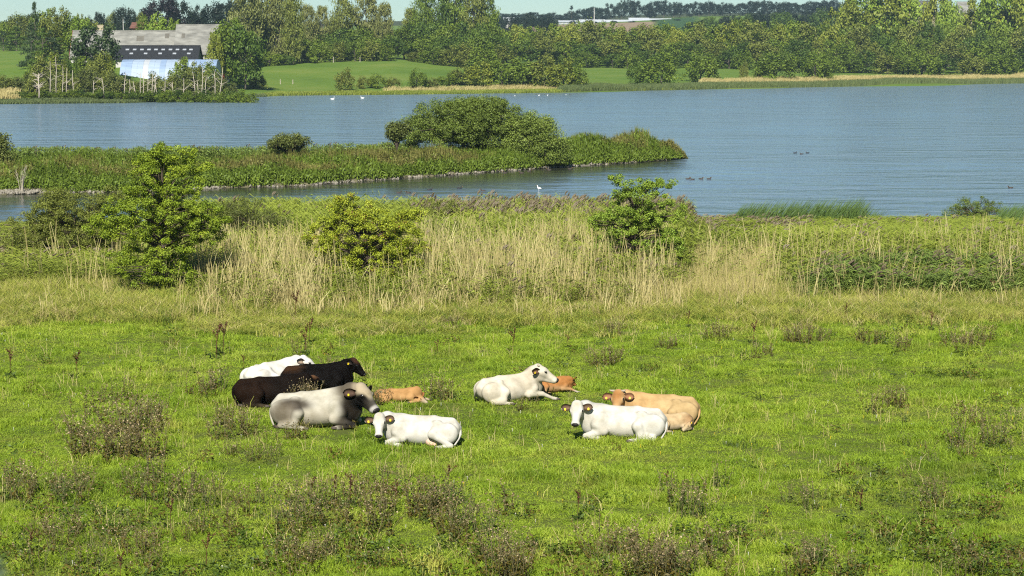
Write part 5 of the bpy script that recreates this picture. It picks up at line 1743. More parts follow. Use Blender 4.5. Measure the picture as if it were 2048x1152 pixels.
class Field:
    def __init__(self): self.p = []

    def E(self, c, r, k=0.06, rot=None):          # ellipsoid
        self.p.append(('E', v3(c), v3(r), k, None if rot is None else np.array(rot, np.float32)))

    def C(self, a, b, ra, rb, k=0.05):            # tapered limb
        self.p.append(('C', v3(a), v3(b), ra, rb, k))

    def eval(self, P):
        d = None
        for q in self.p:
            if q[0] == 'E':
                x = P - q[1]
                if q[4] is not None: x = x @ q[4]
                k0 = np.linalg.norm(x / q[2], axis=-1)
                k1 = np.linalg.norm(x / (q[2] * q[2]), axis=-1)
                e = k0 * (k0 - 1) / (k1 + 1e-6)
                k = q[3]
            else:
                a, b = q[1], q[2]
                ba = b - a
                t = np.clip(((P - a) @ ba) / (ba @ ba), 0, 1)
                e = np.linalg.norm(P - a - t[..., None] * ba, axis=-1) - (q[3] + (q[4] - q[3]) * t)
                k = q[5]
            d = e if d is None else smin(d, e, k)
        return d

    def bounds(self):
        lo, hi = np.full(3, 9.0), np.full(3, -9.0)
        for q in self.p:
            if q[0] == 'E':
                r = q[2].max() if q[4] is not None else q[2]
                lo = np.minimum(lo, q[1] - r); hi = np.maximum(hi, q[1] + r)
            else:
                for c, r in ((q[1], q[3]), (q[2], q[4])):
                    lo = np.minimum(lo, c - r); hi = np.maximum(hi, c + r)
        return lo - 0.08, hi + 0.08

    def surface(self, h, floor=None):
        lo, hi = self.bounds()
        if floor is not None: lo[2] = max(lo[2], floor - 2 * h)
        ax = [np.arange(lo[i], hi[i] + h, h, dtype=np.float32) for i in range(3)]
        G = np.stack(np.meshgrid(*ax, indexing='ij'), -1)
        D = self.eval(G)
        if floor is not None: D = np.maximum(D, floor - G[..., 2])
        return surface_nets(D, lo, h)


def surface_nets(D, lo, h):
    S = D < 0
    c = [S[i:S.shape[0] - 1 + i, j:S.shape[1] - 1 + j, k:S.shape[2] - 1 + k] for i in (0, 1) for j in (0, 1) for k in (0, 1)]
    sm = np.sum(c, axis=0)
    mixed = (sm > 0) & (sm < 8)
    idx = -np.ones(mixed.shape, np.int64)
    ijk = np.argwhere(mixed)
    idx[mixed] = np.arange(len(ijk))
    pos = np.zeros((len(ijk), 3)); cnt = np.zeros(len(ijk))
    cor = [(i, j, k) for i in (0, 1) for j in (0, 1) for k in (0, 1)]
    for a in cor:
        for ax in range(3):
            if a[ax]: continue
            b = list(a); b[ax] = 1
            va = D[ijk[:, 0] + a[0], ijk[:, 1] + a[1], ijk[:, 2] + a[2]]
            vb = D[ijk[:, 0] + b[0], ijk[:, 1] + b[1], ijk[:, 2] + b[2]]
            cr = (va < 0) != (vb < 0)
            t = np.where(cr, va / np.where(np.abs(va - vb) < 1e-9, 1, va - vb), 0)
            pt = np.array(a, float)[None] + t[:, None] * (np.array(b, float) - np.array(a, float))[None]
            pos += np.where(cr[:, None], pt, 0); cnt += cr
    V = np.asarray(lo) + h * (ijk + pos / cnt[:, None])
    F = []
    for ax in range(3):
        o1, o2 = [(1, 2), (2, 0), (0, 1)][ax]
        sl0 = [slice(None)] * 3; sl1 = [slice(None)] * 3
        sl0[ax] = slice(0, -1); sl1[ax] = slice(1, None)
        A, B = S[tuple(sl0)], S[tuple(sl1)]
        e = np.argwhere(A != B)
        e = e[(e[:, o1] > 0) & (e[:, o2] > 0) & (e[:, o1] < mixed.shape[o1]) & (e[:, o2] < mixed.shape[o2])]
        if len(e) == 0: continue
        q = []
        for d1, d2 in ((-1, -1), (0, -1), (0, 0), (-1, 0)):
            c_ = e.copy(); c_[:, o1] += d1; c_[:, o2] += d2
            q.append(idx[c_[:, 0], c_[:, 1], c_[:, 2]])
        q = np.stack(q, 1)
        fl = A[e[:, 0], e[:, 1], e[:, 2]]
        q[~fl] = q[~fl][:, ::-1]
        F.append(q)
    return V, np.concatenate(F)


def coat_mat():
    m, nt, out = new_mat('coat')
    k = N(nt, 'ShaderNodeAttribute', attribute_name='coat')
    tc = N(nt, 'ShaderNodeTexCoord')
    n1 = noise_at(nt, 3.5, 5.0, vec=tc.outputs['Object'])
    n2 = noise_at(nt, 40.0, 3.0, vec=tc.outputs['Object'], stretch=(0.35, 1, 1))
    f = ramp(nt, n1, [(0.3, (0.74, 0.72, 0.66)), (0.62, (1.05, 1.05, 1.05))])
    c = mixc(nt, 1.0, k.outputs['Color'], f, 'MULTIPLY')
    c = mixc(nt, 0.35, c, ramp(nt, n2, [(0.3, (0.80, 0.79, 0.76)), (0.7, (1.05, 1.05, 1.05))]), 'MULTIPLY')
    p = N(nt, 'ShaderNodeBsdfPrincipled')
    nt.links.new(c, p.inputs['Base Color'])
    p.inputs['Roughness'].default_value = 0.75
    p.inputs['Specular IOR Level'].default_value = 0.04
    b = N(nt, 'ShaderNodeBump')
    b.inputs['Strength'].default_value = 0.25
    b.inputs['Distance'].default_value = 0.012
    nt.links.new(n2, b.inputs['Height'])
    nt.links.new(b.outputs[0], p.inputs['Normal'])
    nt.links.new(p.outputs[0], out.inputs[0])
    return m


M['coat'] = coat_mat()
M['nose'] = plain_mat('nose_skin', (0.016, 0.014, 0.014), 0.5, 0.3, 8.0, spec=0.25)
M['nose_pink'] = plain_mat('pink_nose_skin', (0.30, 0.20, 0.17), 0.5, 0.2, 8.0)
M['eye'] = plain_mat('eye', (0.010, 0.008, 0.007), 0.15, 0.1, spec=0.6)
M['horn'] = plain_mat('horn', (0.32, 0.27, 0.20), 0.5, 0.3, 12.0)
M['hoof'] = plain_mat('hoof', (0.07, 0.055, 0.045), 0.7, 0.3, 8.0)
M['ear_tag'] = plain_mat('ear_tag', (0.80, 0.58, 0.03), 0.45, 0.05)
M['tail_tuft'] = plain_mat('tail_hair', (0.05, 0.038, 0.028), 0.8, 0.3, 20.0)
M['udder'] = plain_mat('udder_skin', (0.62, 0.40, 0.30), 0.6, 0.1, 6.0)


def unit(v): return v / np.linalg.norm(v)


def cattle(name, label, cat, px, py, yaw, sc, poll, hdir, coat, head_up=(0, 0, 1), head_s=1.0, bulk=1.0, fold_l=True, fold_r=True, tags=(1, 1), horns=None,
           ear_in=(0.07, 0.045, 0.03), ear_out=None, ear_dirs=None, patches=(), nose='nose', tail=1, hump=0.0, near=1, thin=1.0, udder=False, calf=False, tuck=None, ear_s=1.0, lift=0.0, ear_size=1.0, voxel=0.024,
           hind_open=0.0, trunk_z=0.88, shank='down', ear_face='front', neck_r=1.0, face=None, dewlap=0.10):
    """a beast lying on its brisket. local frame: x towards the shoulders, y to its left, z up; near=+1 when its left flank is the one seen"""
    base = near_pt(px, py)
    root = empty(name, base, R(yaw), sc)
    tag(root, label, cat, 'cattle lying on the pasture')
    f = Field()
    b = bulk; t = thin
    # trunk
    zs = trunk_z
    f.E((-0.16, 0, 0.40 * zs), (0.80, 0.41 * t, 0.41 * zs), 0.08)
    f.E((-0.72, 0, 0.46 * zs), (0.36, 0.33 * t, 0.33 * zs), 0.10)
    f.E((0.44, 0, 0.48 * zs + 0.03 * (b - 1)), (0.42, 0.32 * t * b, 0.40 * b * zs), 0.10)
    f.E((0.70, 0, 0.38), (0.22, 0.20 * b, 0.30), 0.10)
    f.C((-0.86, 0, 0.72 * zs), (-0.40, 0, 0.775 * zs), 0.07, 0.07, 0.10)
    f.C((-0.40, 0, 0.775 * zs), (0.45, 0, 0.80 * zs + hump), 0.07, 0.085 * b, 0.12)
    f.C((-0.86, 0, 0.70 * zs), (-1.02, 0, 0.52 * zs), 0.08, 0.07, 0.08)
    for s in (1, -1):
        f.E((-0.50, s * 0.24 * t, 0.72 * zs), (0.11, 0.07, 0.075), 0.07)               # hook bone
        f.E((-0.96, s * 0.13 * t, 0.56 * zs), (0.08, 0.06, 0.08), 0.08)                 # pin bone
        # hind leg: thigh, stifle, shank back to the hock, cannon forward along the ground
        st = v3((-0.40, s * (0.455 + hind_open) * t, 0.42 * zs))
        f.E((-0.68, s * 0.30 * t, 0.38 * zs), (0.37, 0.19, 0.34 * zs), 0.05, rot=Matrix.Rotation(R(18), 3, 'Y'))
        f.C((-0.50, s * 0.26 * t, 0.62 * zs), st, 0.10, 0.112, 0.07)
        hk = v3((-0.78, s * (0.47 + hind_open) * t, 0.10))
        if shank == 'back':
            hk = v3((-0.88, s * (0.50 + hind_open) * t, 0.09))
            f.C(st, hk, 0.115, 0.062, 0.04)
        else:
            f.C(st, (-0.50, s * (0.47 + hind_open) * t, 0.14), 0.12, 0.09, 0.05)
            f.C((-0.46, s * (0.47 + hind_open) * t, 0.15), hk, 0.095, 0.065, 0.05)
        ft = v3(((-0.62 if shank == 'back' else -0.34), s * (0.53 + hind_open) * t, 0.055))
        f.C(hk, ft, 0.060, 0.045, 0.03)
        f.C(ft, ft + v3((0.11, 0, -0.01)), 0.052, 0.050, 0.02)
        # front leg: shoulder, elbow, knee on the ground
        f.E((0.46, s * 0.275 * t * b, 0.46 * zs), (0.20, 0.12, 0.30 * zs), 0.045, rot=Matrix.Rotation(R(-20), 3, 'Y'))
        el = v3((0.38, s * 0.33 * t * b, 0.24))
        f.C((0.54, s * 0.30 * t * b, 0.44 * zs), el, 0.13, 0.105, 0.045)
        folded = fold_l if s == 1 else fold_r
        if folded:
            kn = v3((0.80, s * 0.29 * b, 0.105))
            f.C(el, kn, 0.105, 0.072, 0.05)
            f.C(kn, (0.52, s * 0.35 * b, 0.055), 0.062, 0.045, 0.02)
            f.C((0.52, s * 0.35 * b, 0.055), (0.43, s * 0.36 * b, 0.05), 0.05, 0.048, 0.02)
        else:
            kn = v3((0.78, s * 0.32 * b, 0.22))
            f.C(el, kn, 0.10, 0.070, 0.05)
            f.C(kn, (1.10, s * 0.34 * b, 0.075), 0.062, 0.045, 0.03)
            f.C((1.10, s * 0.34 * b, 0.075), (1.22, s * 0.345 * b, 0.05), 0.05, 0.045, 0.02)
    # neck and head
    H = v3(poll); fw = unit(v3(hdir)); up = v3(head_up); up = unit(up - fw * (up @ fw)); sd = np.cross(up, fw)
    hs = head_s
    # the neck is two overlapping stacks, crest and throat, meeting the head behind the jaw
    nb = H - fw * 0.02 - up * 0.07 * hs
    mid = 0.5 * (v3((0.62, 0, 0.64)) + nb) + v3((0, 0, 0.02))
    f.C((0.50, 0, 0.62 * zs), mid, 0.25 * b, 0.17 * neck_r * b, 0.12)
    f.C(mid, nb, 0.165 * neck_r * b, 0.10 * neck_r, 0.07)
    f.C((0.70, 0, 0.42 * zs), H + fw * 0.06 - up * 0.20 * hs, 0.17 * b, 0.085 * neck_r, 0.08)
    f.C((0.80, 0, 0.40), mid - v3((0, 0, 0.12)), dewlap, dewlap * 0.8, 0.08)
    p = lambda x, y, z: H + (fw * x + sd * y + up * z) * hs
    rot = np.stack([fw, sd, up], 1)
    f.E(p(0.02, 0, 0.01), v3((0.10, 0.115, 0.085)) * hs, 0.04, rot)
    f.E(p(0.13, 0, -0.045), v3((0.17, 0.148, 0.122)) * hs, 0.04, rot)
    f.C(p(0.16, 0, -0.05), p(0.43, 0, -0.085), 0.112 * hs, 0.076 * hs, 0.04)
    f.E(p(0.14, 0, -0.15), v3((0.13, 0.105, 0.120)) * hs, 0.04, rot)
    f.C(p(0.16, 0, -0.17), p(0.43, 0, -0.135), 0.072 * hs, 0.048 * hs, 0.03)
    f.E(p(0.465, 0, -0.098), v3((0.060, 0.098, 0.072)) * hs, 0.035, rot)
    for s in (1, -1):
        f.E(p(0.19, s * 0.118, 0.0), v3((0.045, 0.026, 0.032)) * hs, 0.02, rot)
    if tuck is not None: tuck(f)
    V, F = f.surface(voxel / max(sc, 0.7) * (0.85 if calf else 1.0), -0.03)
    # coat: broad colours over the body
    P = V
    base_c = np.array(coat, float)
    Cc = np.tile(base_c, (len(P), 1))
    nzv = fnoise(P[:, 0] * 4 + 20 + px, P[:, 2] * 4 + P[:, 1] * 3 + 9, 3)
    Cc *= (0.90 + 0.20 * nzv)[:, None]
    for c, r, colr, stg, soft in patches:
        if isinstance(c, str):
            q = (P - H) @ rot / hs
            c_ = [float(u) for u in c.split()]
            dd = np.linalg.norm((q - c_) / np.array(r), axis=1)
        else:
            q = P.copy()
            cc_ = np.array(c, float)
            if len(cc_) == 4: q[:, 1] = np.abs(q[:, 1])
            dd = np.linalg.norm((q - cc_[:3]) / np.array(r), axis=1)
        dd = dd + 0.25 * (nzv - 0.5)
        w = (stg * sstep(1 + soft, 1 - soft, dd))[:, None]
        Cc = Cc * (1 - w) + np.array(colr) * 0.6 * w
    q = (P - H) @ rot / hs
    # ground dirt on the very lowest parts
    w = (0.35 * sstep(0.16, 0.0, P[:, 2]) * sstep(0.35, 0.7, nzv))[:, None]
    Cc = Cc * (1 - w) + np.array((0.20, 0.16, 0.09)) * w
    body = link('body', mesh_np('body', V, F, color=Cc), root, M['coat'], True)
    # nose pad with nostrils
    nf = Field()
    nf.E(p(0.512, 0, -0.080), v3((0.036, 0.078, 0.054)) * hs, 0.02, rot)
    for s in (1, -1): nf.E(p(0.510, s * 0.042, -0.078), v3((0.022, 0.022, 0.024)) * hs, 0.012, rot)
    Vn, Fn = nf.surface(0.011)
    link('nose', mesh_np('nose', Vn, Fn), root, M[nose], True)
    for s in (1, -1):
        bm = bmesh.new(); bmesh.ops.create_uvsphere(bm, u_segments=10, v_segments=8, radius=1)
        T = Matrix([[*(rot[i] * np.array([0.034, 0.018, 0.024]) * hs), p(0.20, s * 0.132, 0.004)[i]] for i in range(3)] + [[0, 0, 0, 1]])
        bm.transform(T); me = bpy.data.meshes.new('eye'); bm.to_mesh(me); bm.free()
        link('eye', me, root, M['eye'], True)
        # ear: a leaf-shaped cup
        ed = np.array(ear_dirs[0 if s == 1 else 1], float) if ear_dirs else np.array([-0.15, 0.98 * s, -0.10])
        ax = unit(fw * ed[0] + sd * ed[1] + up * ed[2])
        fc = unit(fw * 0.5 + up * 0.6 if ear_face == 'front' else sd * s + fw * 0.25); fc = unit(fc - ax * (fc @ ax)); wd = np.cross(ax, fc)
        o_ = p(0.055, s * 0.120, -0.035) + fc * 0.02
        L, W = 0.225 * hs * ear_size, 0.080 * hs * ear_size
        nu, nv = 9, 7
        vs, fs = [], []
        for side, th in ((1, 0.0), (-1, 0.016)):
            for i in range(nu):
                u = i / (nu - 1)
                wv = W * (0.45 + 0.55 * math.sin(min(1, u * 1.7) * math.pi / 2)) * math.sqrt(max(0.0, 1 - max(0, (u - 0.45) / 0.55) ** 2.2))
                for j in range(nv):
                    vv = -1 + 2 * j / (nv - 1)
                    cup = (vv * vv - 0.5) * 0.045 * hs * (1 - 0.4 * u)
                    vs.append(tuple(o_ + ax * L * u + wd * wv * vv + fc * (cup - th * (1 - 0.8 * abs(vv) ** 3) * (1 - u * u * 0.8))))
        for q0, rev in ((0, False), (nu * nv, True)):
            for i in range(nu - 1):
                for j in range(nv - 1):
                    a = q0 + i * nv + j
                    qd = (a, a + 1, a + nv + 1, a + nv)
                    fs.append(qd[::-1] if rev else qd)
        n0 = nu * nv
        for i in range(nu - 1):
            for j in (0, nv - 1):
                a = i * nv + j; fs.append((a, a + nv, a + nv + n0, a + n0))
        ec = np.array(ear_in, float)
        eo = np.array(ear_out if ear_out is not None else np.array(coat) * 0.85, float)
        cols = np.zeros((len(vs), 3)); cols[:n0] = ec; cols[n0:] = eo
        for i in range(nu):
            for j in range(nv):
                if j in (0, nv - 1): cols[i * nv + j] = ec * 0.6
                elif j in (2, 3, 4) and 1 < i < 7: cols[i * nv + j] = ec * 1.9
        me = bpy.data.meshes.new('ear'); me.from_pydata(vs, [], fs); me.update()
        a_ = me.attributes.new('coat', 'FLOAT_COLOR', 'POINT'); c4 = np.ones((len(vs), 4), np.float32); c4[:, :3] = cols; a_.data.foreach_set('color', c4.ravel())
        ear = link('ear', me, root, M['coat'], True)
        if tags[0 if s == 1 else 1]:
            m = MB()
            dn_ = unit(fc * (up @ fc) - up + ax * (up @ ax))
            tc_ = o_ + ax * L * 0.58 + fc * 0.014 + dn_ * 0.035 * hs
            hw, hh_ = 0.023 / max(sc, 0.7), 0.030 / max(sc, 0.7)
            pr = [(-0.75, 1), (0.75, 1), (1, 0.4), (1, -0.8), (0.8, -1), (-0.8, -1), (-1, -0.8), (-1, 0.4)]
            fr = [tuple(tc_ + ax * hw * a + np.cross(fc, ax) * hh_ * c_ + fc * 0.012) for a, c_ in pr]
            bk = [tuple(tc_ + ax * hw * a + np.cross(fc, ax) * hh_ * c_ + fc * 0.004) for a, c_ in pr]
            m.add(fr + bk, [tuple(range(8)), tuple(range(15, 7, -1))] + [(i, i + 8, (i + 1) % 8 + 8, (i + 1) % 8) for i in range(8)])
            m.build('ear_tag', M['ear_tag'], ear)
        if horns:
            L = horns[0 if s == 1 else 1] if hasattr(horns, '__len__') else horns
            if L > 0:
                m = MB()
                h0 = p(0.0, s * 0.075, 0.055)
                pts = [h0, h0 + (sd * s * 0.6 + up * 0.15 + fw * 0.1) * L, h0 + (sd * s * 0.95 + up * 0.55 + fw * 0.35) * L]
                m.tube(pts, [0.030 * hs, 0.023 * hs, 0.006], 8)
                m.build('horn', M['horn'], root, True)
    # hooves
    for s in (1, -1):
        ends = [(v3(((-0.52 if shank == 'back' else -0.24), s * (0.53 + hind_open) * t, 0.042)), v3((1, 0, 0)))]
        folded = fold_l if s == 1 else fold_r
        ends.append((v3((0.43, s * 0.36 * b, 0.05)), v3((-1, 0, 0))) if folded else (v3((1.22, s * 0.345 * b, 0.05)), v3((1, 0, -0.1))))
        for c, d in ends:
            d = unit(d)
            m = MB()
            for q in (-0.024, 0.024):
                o2 = c + v3((0, q, 0))
                m.tube([o2 - d * 0.03, o2 + d * 0.05, o2 + d * 0.095], [0.036, 0.036, 0.022], 7)
            m.build('hoof', M['hoof'], root, True)
    # tail lying round the near thigh
    if tail:
        n_ = near if tail == 1 else -near
        m = MB()
        pts = [v3((-1.00, 0, 0.60 * zs)), v3((-1.08, 0.06 * n_, 0.44 * zs)), v3((-1.05, 0.20 * n_, 0.22)), v3((-0.94, 0.38 * n_, 0.06))]
        sm_ = []
        for i in range(len(pts) - 1):
            for q in range(4):
                u = q / 4
                p0, p1, p2, p3 = pts[max(i - 1, 0)], pts[i], pts[i + 1], pts[min(i + 2, len(pts) - 1)]
                sm_.append(0.5 * ((2 * p1) + (-p0 + p2) * u + (2 * p0 - 5 * p1 + 4 * p2 - p3) * u * u + (-p0 + 3 * p1 - 3 * p2 + p3) * u ** 3))
        sm_.append(pts[-1])
        m.tube(sm_, list(np.linspace(0.040, 0.018, len(sm_))), 7)
        me = m.mesh('tail')
        a_ = me.attributes.new('coat', 'FLOAT_COLOR', 'POINT'); c4 = np.ones((len(me.vertices), 4), np.float32); c4[:, :3] = base_c * 0.85; a_.data.foreach_set('color', c4.ravel())
        tl = link('tail', me, root, M['coat'], True)
        m = MB()
        m.tube([pts[-1] - v3((0.04, -0.06 * n_ * -1, -0.02)) * 0.2, pts[-1] + v3((0.09, 0.05 * n_, -0.01)), pts[-1] + v3((0.22, 0.09 * n_, -0.02))], [0.03, 0.05, 0.015], 7)
        m.build('tail_tuft', M['tail_tuft'], tl, True)
    if udder:
        uf = Field(); uf.E((-0.40, near * 0.30 * t, 0.16), (0.20, 0.14, 0.15), 0.05)
        for q in (-0.06, 0.07): uf.C((-0.40 + q, near * 0.40 * t, 0.12), (-0.40 + q, near * 0.45 * t, 0.07), 0.030, 0.018, 0.03)
        Vn, Fn = uf.surface(0.025)
        link('udder', mesh_np('udder', Vn, Fn), root, M['udder'], True)
    return root


WHITE = (0.47, 0.455, 0.405)
CREAM = (0.47, 0.43, 0.345)
BLACK = (0.0035, 0.0028, 0.0025)
TAN = (0.41, 0.265, 0.12)
DUST = (0.58, 0.52, 0.40)
# ---- front left white cow, head turned to the camera
cattle('cow', 'white cow lying front left of the group, its head turned to face the camera', 'cow', 838, 890, 176, 0.98, (0.98, 0.30, 0.80), (-0.03, 0.72, -0.66), WHITE,
       head_up=(0.1, 0.6, 0.75), head_s=1.14, udder=True, hind_open=0.03, shank='back', ear_out=(0.40, 0.38, 0.33), ear_dirs=((0.02, 0.97, -0.10), (0.02, -0.97, -0.10)),
       patches=[((-0.1, 0.3, 0.85), (1.2, 0.4, 0.16), (0.52, 0.51, 0.48), 0.35, 0.5), ('0.10 0 0.06', (0.16, 0.06, 0.08), (0.62, 0.52, 0.36), 0.5, 0.5)])
# ---- front right white cow
cattle('cow', 'large white cow lying front right of the group, facing the camera over its shoulder', 'cow', 1240, 877, 177, 1.09, (1.00, 0.28, 0.86), (0.08, 0.74, -0.62), WHITE,
       head_up=(0.1, 0.6, 0.75), head_s=1.10, ear_out=(0.40, 0.38, 0.33), ear_dirs=((0.02, 0.97, -0.02), (0.02, -0.97, -0.16)),
       patches=[((0.3, 0.0, 0.92), (0.8, 0.4, 0.14), (0.46, 0.44, 0.41), 0.4, 0.5), ('0.12 0 0.06', (0.14, 0.06, 0.08), (0.62, 0.50, 0.34), 0.5, 0.5), ((0.1, 0.4, 0.25), (0.35, 0.3, 0.3), (0.66, 0.60, 0.48), 0.4, 0.6)])
# ---- grey bull
cattle('bull', 'big grey-white bull with dark neck and dark patch on its thigh', 'bull', 640, 853, -6, 1.20, (0.93, -0.18, 0.92), (0.68, -0.44, -0.56), (0.37, 0.35, 0.285),
       head_s=1.30, bulk=1.10, ear_face='side', near=-1, hump=0.10, neck_r=1.30, fold_l=True, fold_r=True, tags=(0, 1), horns=0.0, ear_in=(0.055, 0.035, 0.026), ear_out=(0.06, 0.05, 0.04),
       ear_dirs=((-0.3, 0.9, -0.25), (-0.55, -0.75, -0.40)), dewlap=0.13,
       patches=[((0.78, -0.22, 0.55), (0.30, 0.5, 0.55), (0.034, 0.028, 0.021), 1.0, 0.5), ((0.62, -0.1, 0.95), (0.30, 0.4, 0.25), (0.15, 0.125, 0.09), 0.9, 0.5), ((0.66, -0.38, 0.16), (0.22, 0.3, 0.16), (0.02, 0.018, 0.016), 1.0, 0.4),
                ((-0.48, -0.45, 0.56), (0.40, 0.30, 0.14), (0.062, 0.050, 0.038), 0.95, 0.5), ((-0.72, -0.45, 0.36), (0.30, 0.30, 0.22), (0.19, 0.16, 0.115), 0.9, 0.6), ((0.0, -0.4, 0.2), (0.5, 0.3, 0.22), (0.44, 0.38, 0.28), 0.5, 0.6),
                ('0.10 0 0.02', (0.22, 0.16, 0.11), (0.52, 0.43, 0.29), 0.95, 0.35), ('0.25 -0.13 -0.07', (0.13, 0.11, 0.11), (0.010, 0.009, 0.008), 1.0, 0.3), ('0.20 0 -0.22', (0.25, 0.2, 0.12), (0.012, 0.011, 0.010), 1.0, 0.3), ('0.36 0 -0.07', (0.12, 0.2, 0.10), (0.04, 0.034, 0.027), 0.95, 0.4), ('0.48 0 -0.11', (0.065, 0.12, 0.10), (0.58, 0.56, 0.52), 1.0, 0.3)])
# ---- dark brown cow
cattle('cow', 'dark brown cow lying with its head turned away, left of the grey bull', 'cow', 550, 808, 8, 1.08, (0.98, 0.20, 0.62), (0.70, 0.72, -0.30), (0.0062, 0.0042, 0.0030),
       trunk_z=0.82, ear_face='side', near=-1, ear_in=(0.03, 0.02, 0.015), ear_dirs=((-0.2, 0.9, 0.0), (-0.85, -0.60, -0.15)), tags=(0, 1), tail=1,
       patches=[((-0.7, -0.3, 0.45), (0.5, 0.5, 0.4), (0.022, 0.011, 0.006), 0.7, 0.6), ('0.0 0 0.06', (0.14, 0.14, 0.08), (0.15, 0.075, 0.035), 0.9, 0.5)])
# ---- black cow
cattle('cow', 'black cow with raised head lying behind the dark brown cow', 'cow', 640, 785, 2, 1.04, (0.92, 0.02, 0.90), (0.74, -0.16, -0.66), BLACK,
       trunk_z=0.92, ear_face='side', near=-1, ear_in=(0.02, 0.016, 0.014), ear_dirs=((-0.3, 0.9, -0.1), (-0.80, -0.65, -0.25)), tags=(0, 1),
       patches=[((-0.75, 0, 0.68), (0.30, 0.4, 0.14), (0.055, 0.028, 0.013), 0.9, 0.6), ('0.06 0 0.05', (0.14, 0.12, 0.07), (0.09, 0.042, 0.024), 0.8, 0.5)])
# ---- hindmost white cow
cattle('cow', 'white cow lying hindmost, half hidden behind the two dark cows', 'cow', 552, 776, 48, 1.04, (0.72, -0.34, 0.80), (0.58, -0.66, -0.48), (0.52, 0.505, 0.46),
       ear_face='side', head_s=1.18, near=-1, tags=(0, 0), ear_in=(0.26, 0.20, 0.15), ear_out=(0.16, 0.14, 0.12), ear_dirs=((-0.3, 0.9, -0.1), (-0.75, -0.72, -0.10)))
# ---- cream cow in profile
cattle('cow', 'cream cow lying upright in profile with its head raised to the right', 'cow', 1024, 804, 26, 1.02, (0.68, -0.20, 0.95), (0.82, -0.42, -0.42), CREAM,
       ear_face='side', head_s=1.28, tail=2, near=-1, fold_l=False, fold_r=False, tags=(0, 1), horns=(0.05, 0.07), ear_in=(0.10, 0.055, 0.035), ear_out=(0.14, 0.11, 0.09), ear_dirs=((-0.3, 0.9, 0.0), (-0.70, -0.72, -0.18)), neck_r=1.3, thin=0.92,
       patches=[((0.3, 0.0, 0.98), (0.7, 0.12, 0.14), (0.30, 0.22, 0.13), 0.6, 0.5), ((0.2, -0.3, 0.6), (0.4, 0.4, 0.3), (0.55, 0.48, 0.36), 0.5, 0.7), ('0.40 0 -0.03', (0.12, 0.1, 0.06), (0.62, 0.52, 0.38), 0.5, 0.5)])
# ---- tan cow with horns
cattle('cow', 'tan cow with short horns lying behind the front right white cow', 'cow', 1314, 848, 174, 1.04, (0.98, 0.20, 0.82), (0.10, 0.82, -0.50), TAN,
       head_up=(0.1, 0.5, 0.8), head_s=1.22, tags=(1, 1), horns=(0.13, 0.13), ear_in=(0.13, 0.065, 0.035), ear_out=(0.16, 0.085, 0.04), ear_dirs=((0.02, 0.97, -0.10), (0.02, -0.97, -0.16)),
       patches=[((-0.55, 0.3, 0.5), (0.55, 0.5, 0.45), (0.62, 0.46, 0.235), 0.8, 0.6), ('0.12 0 0.05', (0.18, 0.12, 0.08), (0.44, 0.20, 0.065), 0.9, 0.5), ('0.17 0.11 -0.03', (0.06, 0.05, 0.05), (0.66, 0.56, 0.40), 0.8, 0.4), ('0.17 -0.11 -0.03', (0.06, 0.05, 0.05), (0.66, 0.56, 0.40), 0.8, 0.4),
                ('0.30 0 -0.05', (0.10, 0.10, 0.12), (0.42, 0.22, 0.085), 0.7, 0.5)])
# ---- calves
cattle('calf', 'fox-red calf lying behind the muzzle of the cream cow', 'calf', 1108, 785, 4, 0.60, (0.78, -0.16, 0.72), (0.62, 0.60, -0.62), (0.29, 0.13, 0.042), ear_face='side', near=-1, calf=True, thin=0.88, tags=(0, 1), neck_r=0.85, tail=0,
       fold_r=False, ear_in=(0.22, 0.12, 0.05), ear_out=(0.25, 0.11, 0.035), ear_dirs=((-0.2, 0.9, 0.5), (-0.2, -0.70, 0.65)), ear_size=1.25,
       patches=[((0, -0.4, 0.12), (1.2, 0.4, 0.25), (0.56, 0.37, 0.19), 0.8, 0.6), ((1.2, -0.35, 0.06), (0.3, 0.2, 0.2), (0.62, 0.58, 0.50), 0.9, 0.4)])
cattle('calf', 'orange calf asleep with its head stretched on the grass behind the bull', 'calf', 800, 804, -4, 0.68, (0.80, -0.10, 0.26), (0.82, -0.42, -0.36), (0.34, 0.19, 0.075), ear_face='side', near=-1, calf=True, thin=0.88, trunk_z=0.62, tags=(0, 0), neck_r=0.9, tail=0,
       fold_l=False, ear_in=(0.17, 0.09, 0.04), ear_out=(0.2, 0.085, 0.03), ear_dirs=((-0.35, 0.55, 0.85), (-0.30, -0.85, 0.1)), ear_size=1.15,
       patches=[((0, -0.4, 0.15), (1.2, 0.4, 0.25), (0.55, 0.33, 0.14), 0.7, 0.6), ('0.40 0 -0.1', (0.20, 0.2, 0.2), (0.62, 0.52, 0.40), 0.85, 0.5), ((1.2, 0.35, 0.06), (0.4, 0.2, 0.2), (0.62, 0.52, 0.36), 0.9, 0.4)])
cattle('calf', 'pale tan calf curled up against the rump of the tan cow', 'calf', 1347, 861, 10, 0.58, (0.62, -0.52, 0.40), (-0.86, -0.32, -0.40), (0.39, 0.29, 0.165), near=-1, calf=True, thin=0.92, tags=(1, 1), neck_r=0.95, tail=0,
       ear_in=(0.2, 0.14, 0.09), ear_out=(0.3, 0.2, 0.12), ear_dirs=((-0.4, 0.55, 0.75), (-0.3, -0.75, 0.65)), ear_size=1.2,
       patches=[((0.75, -0.3, 0.55), (0.35, 0.4, 0.25), (0.36, 0.18, 0.07), 0.6, 0.6), ((0, -0.4, 0.1), (1.2, 0.4, 0.2), (0.62, 0.52, 0.38), 0.7, 0.6)])


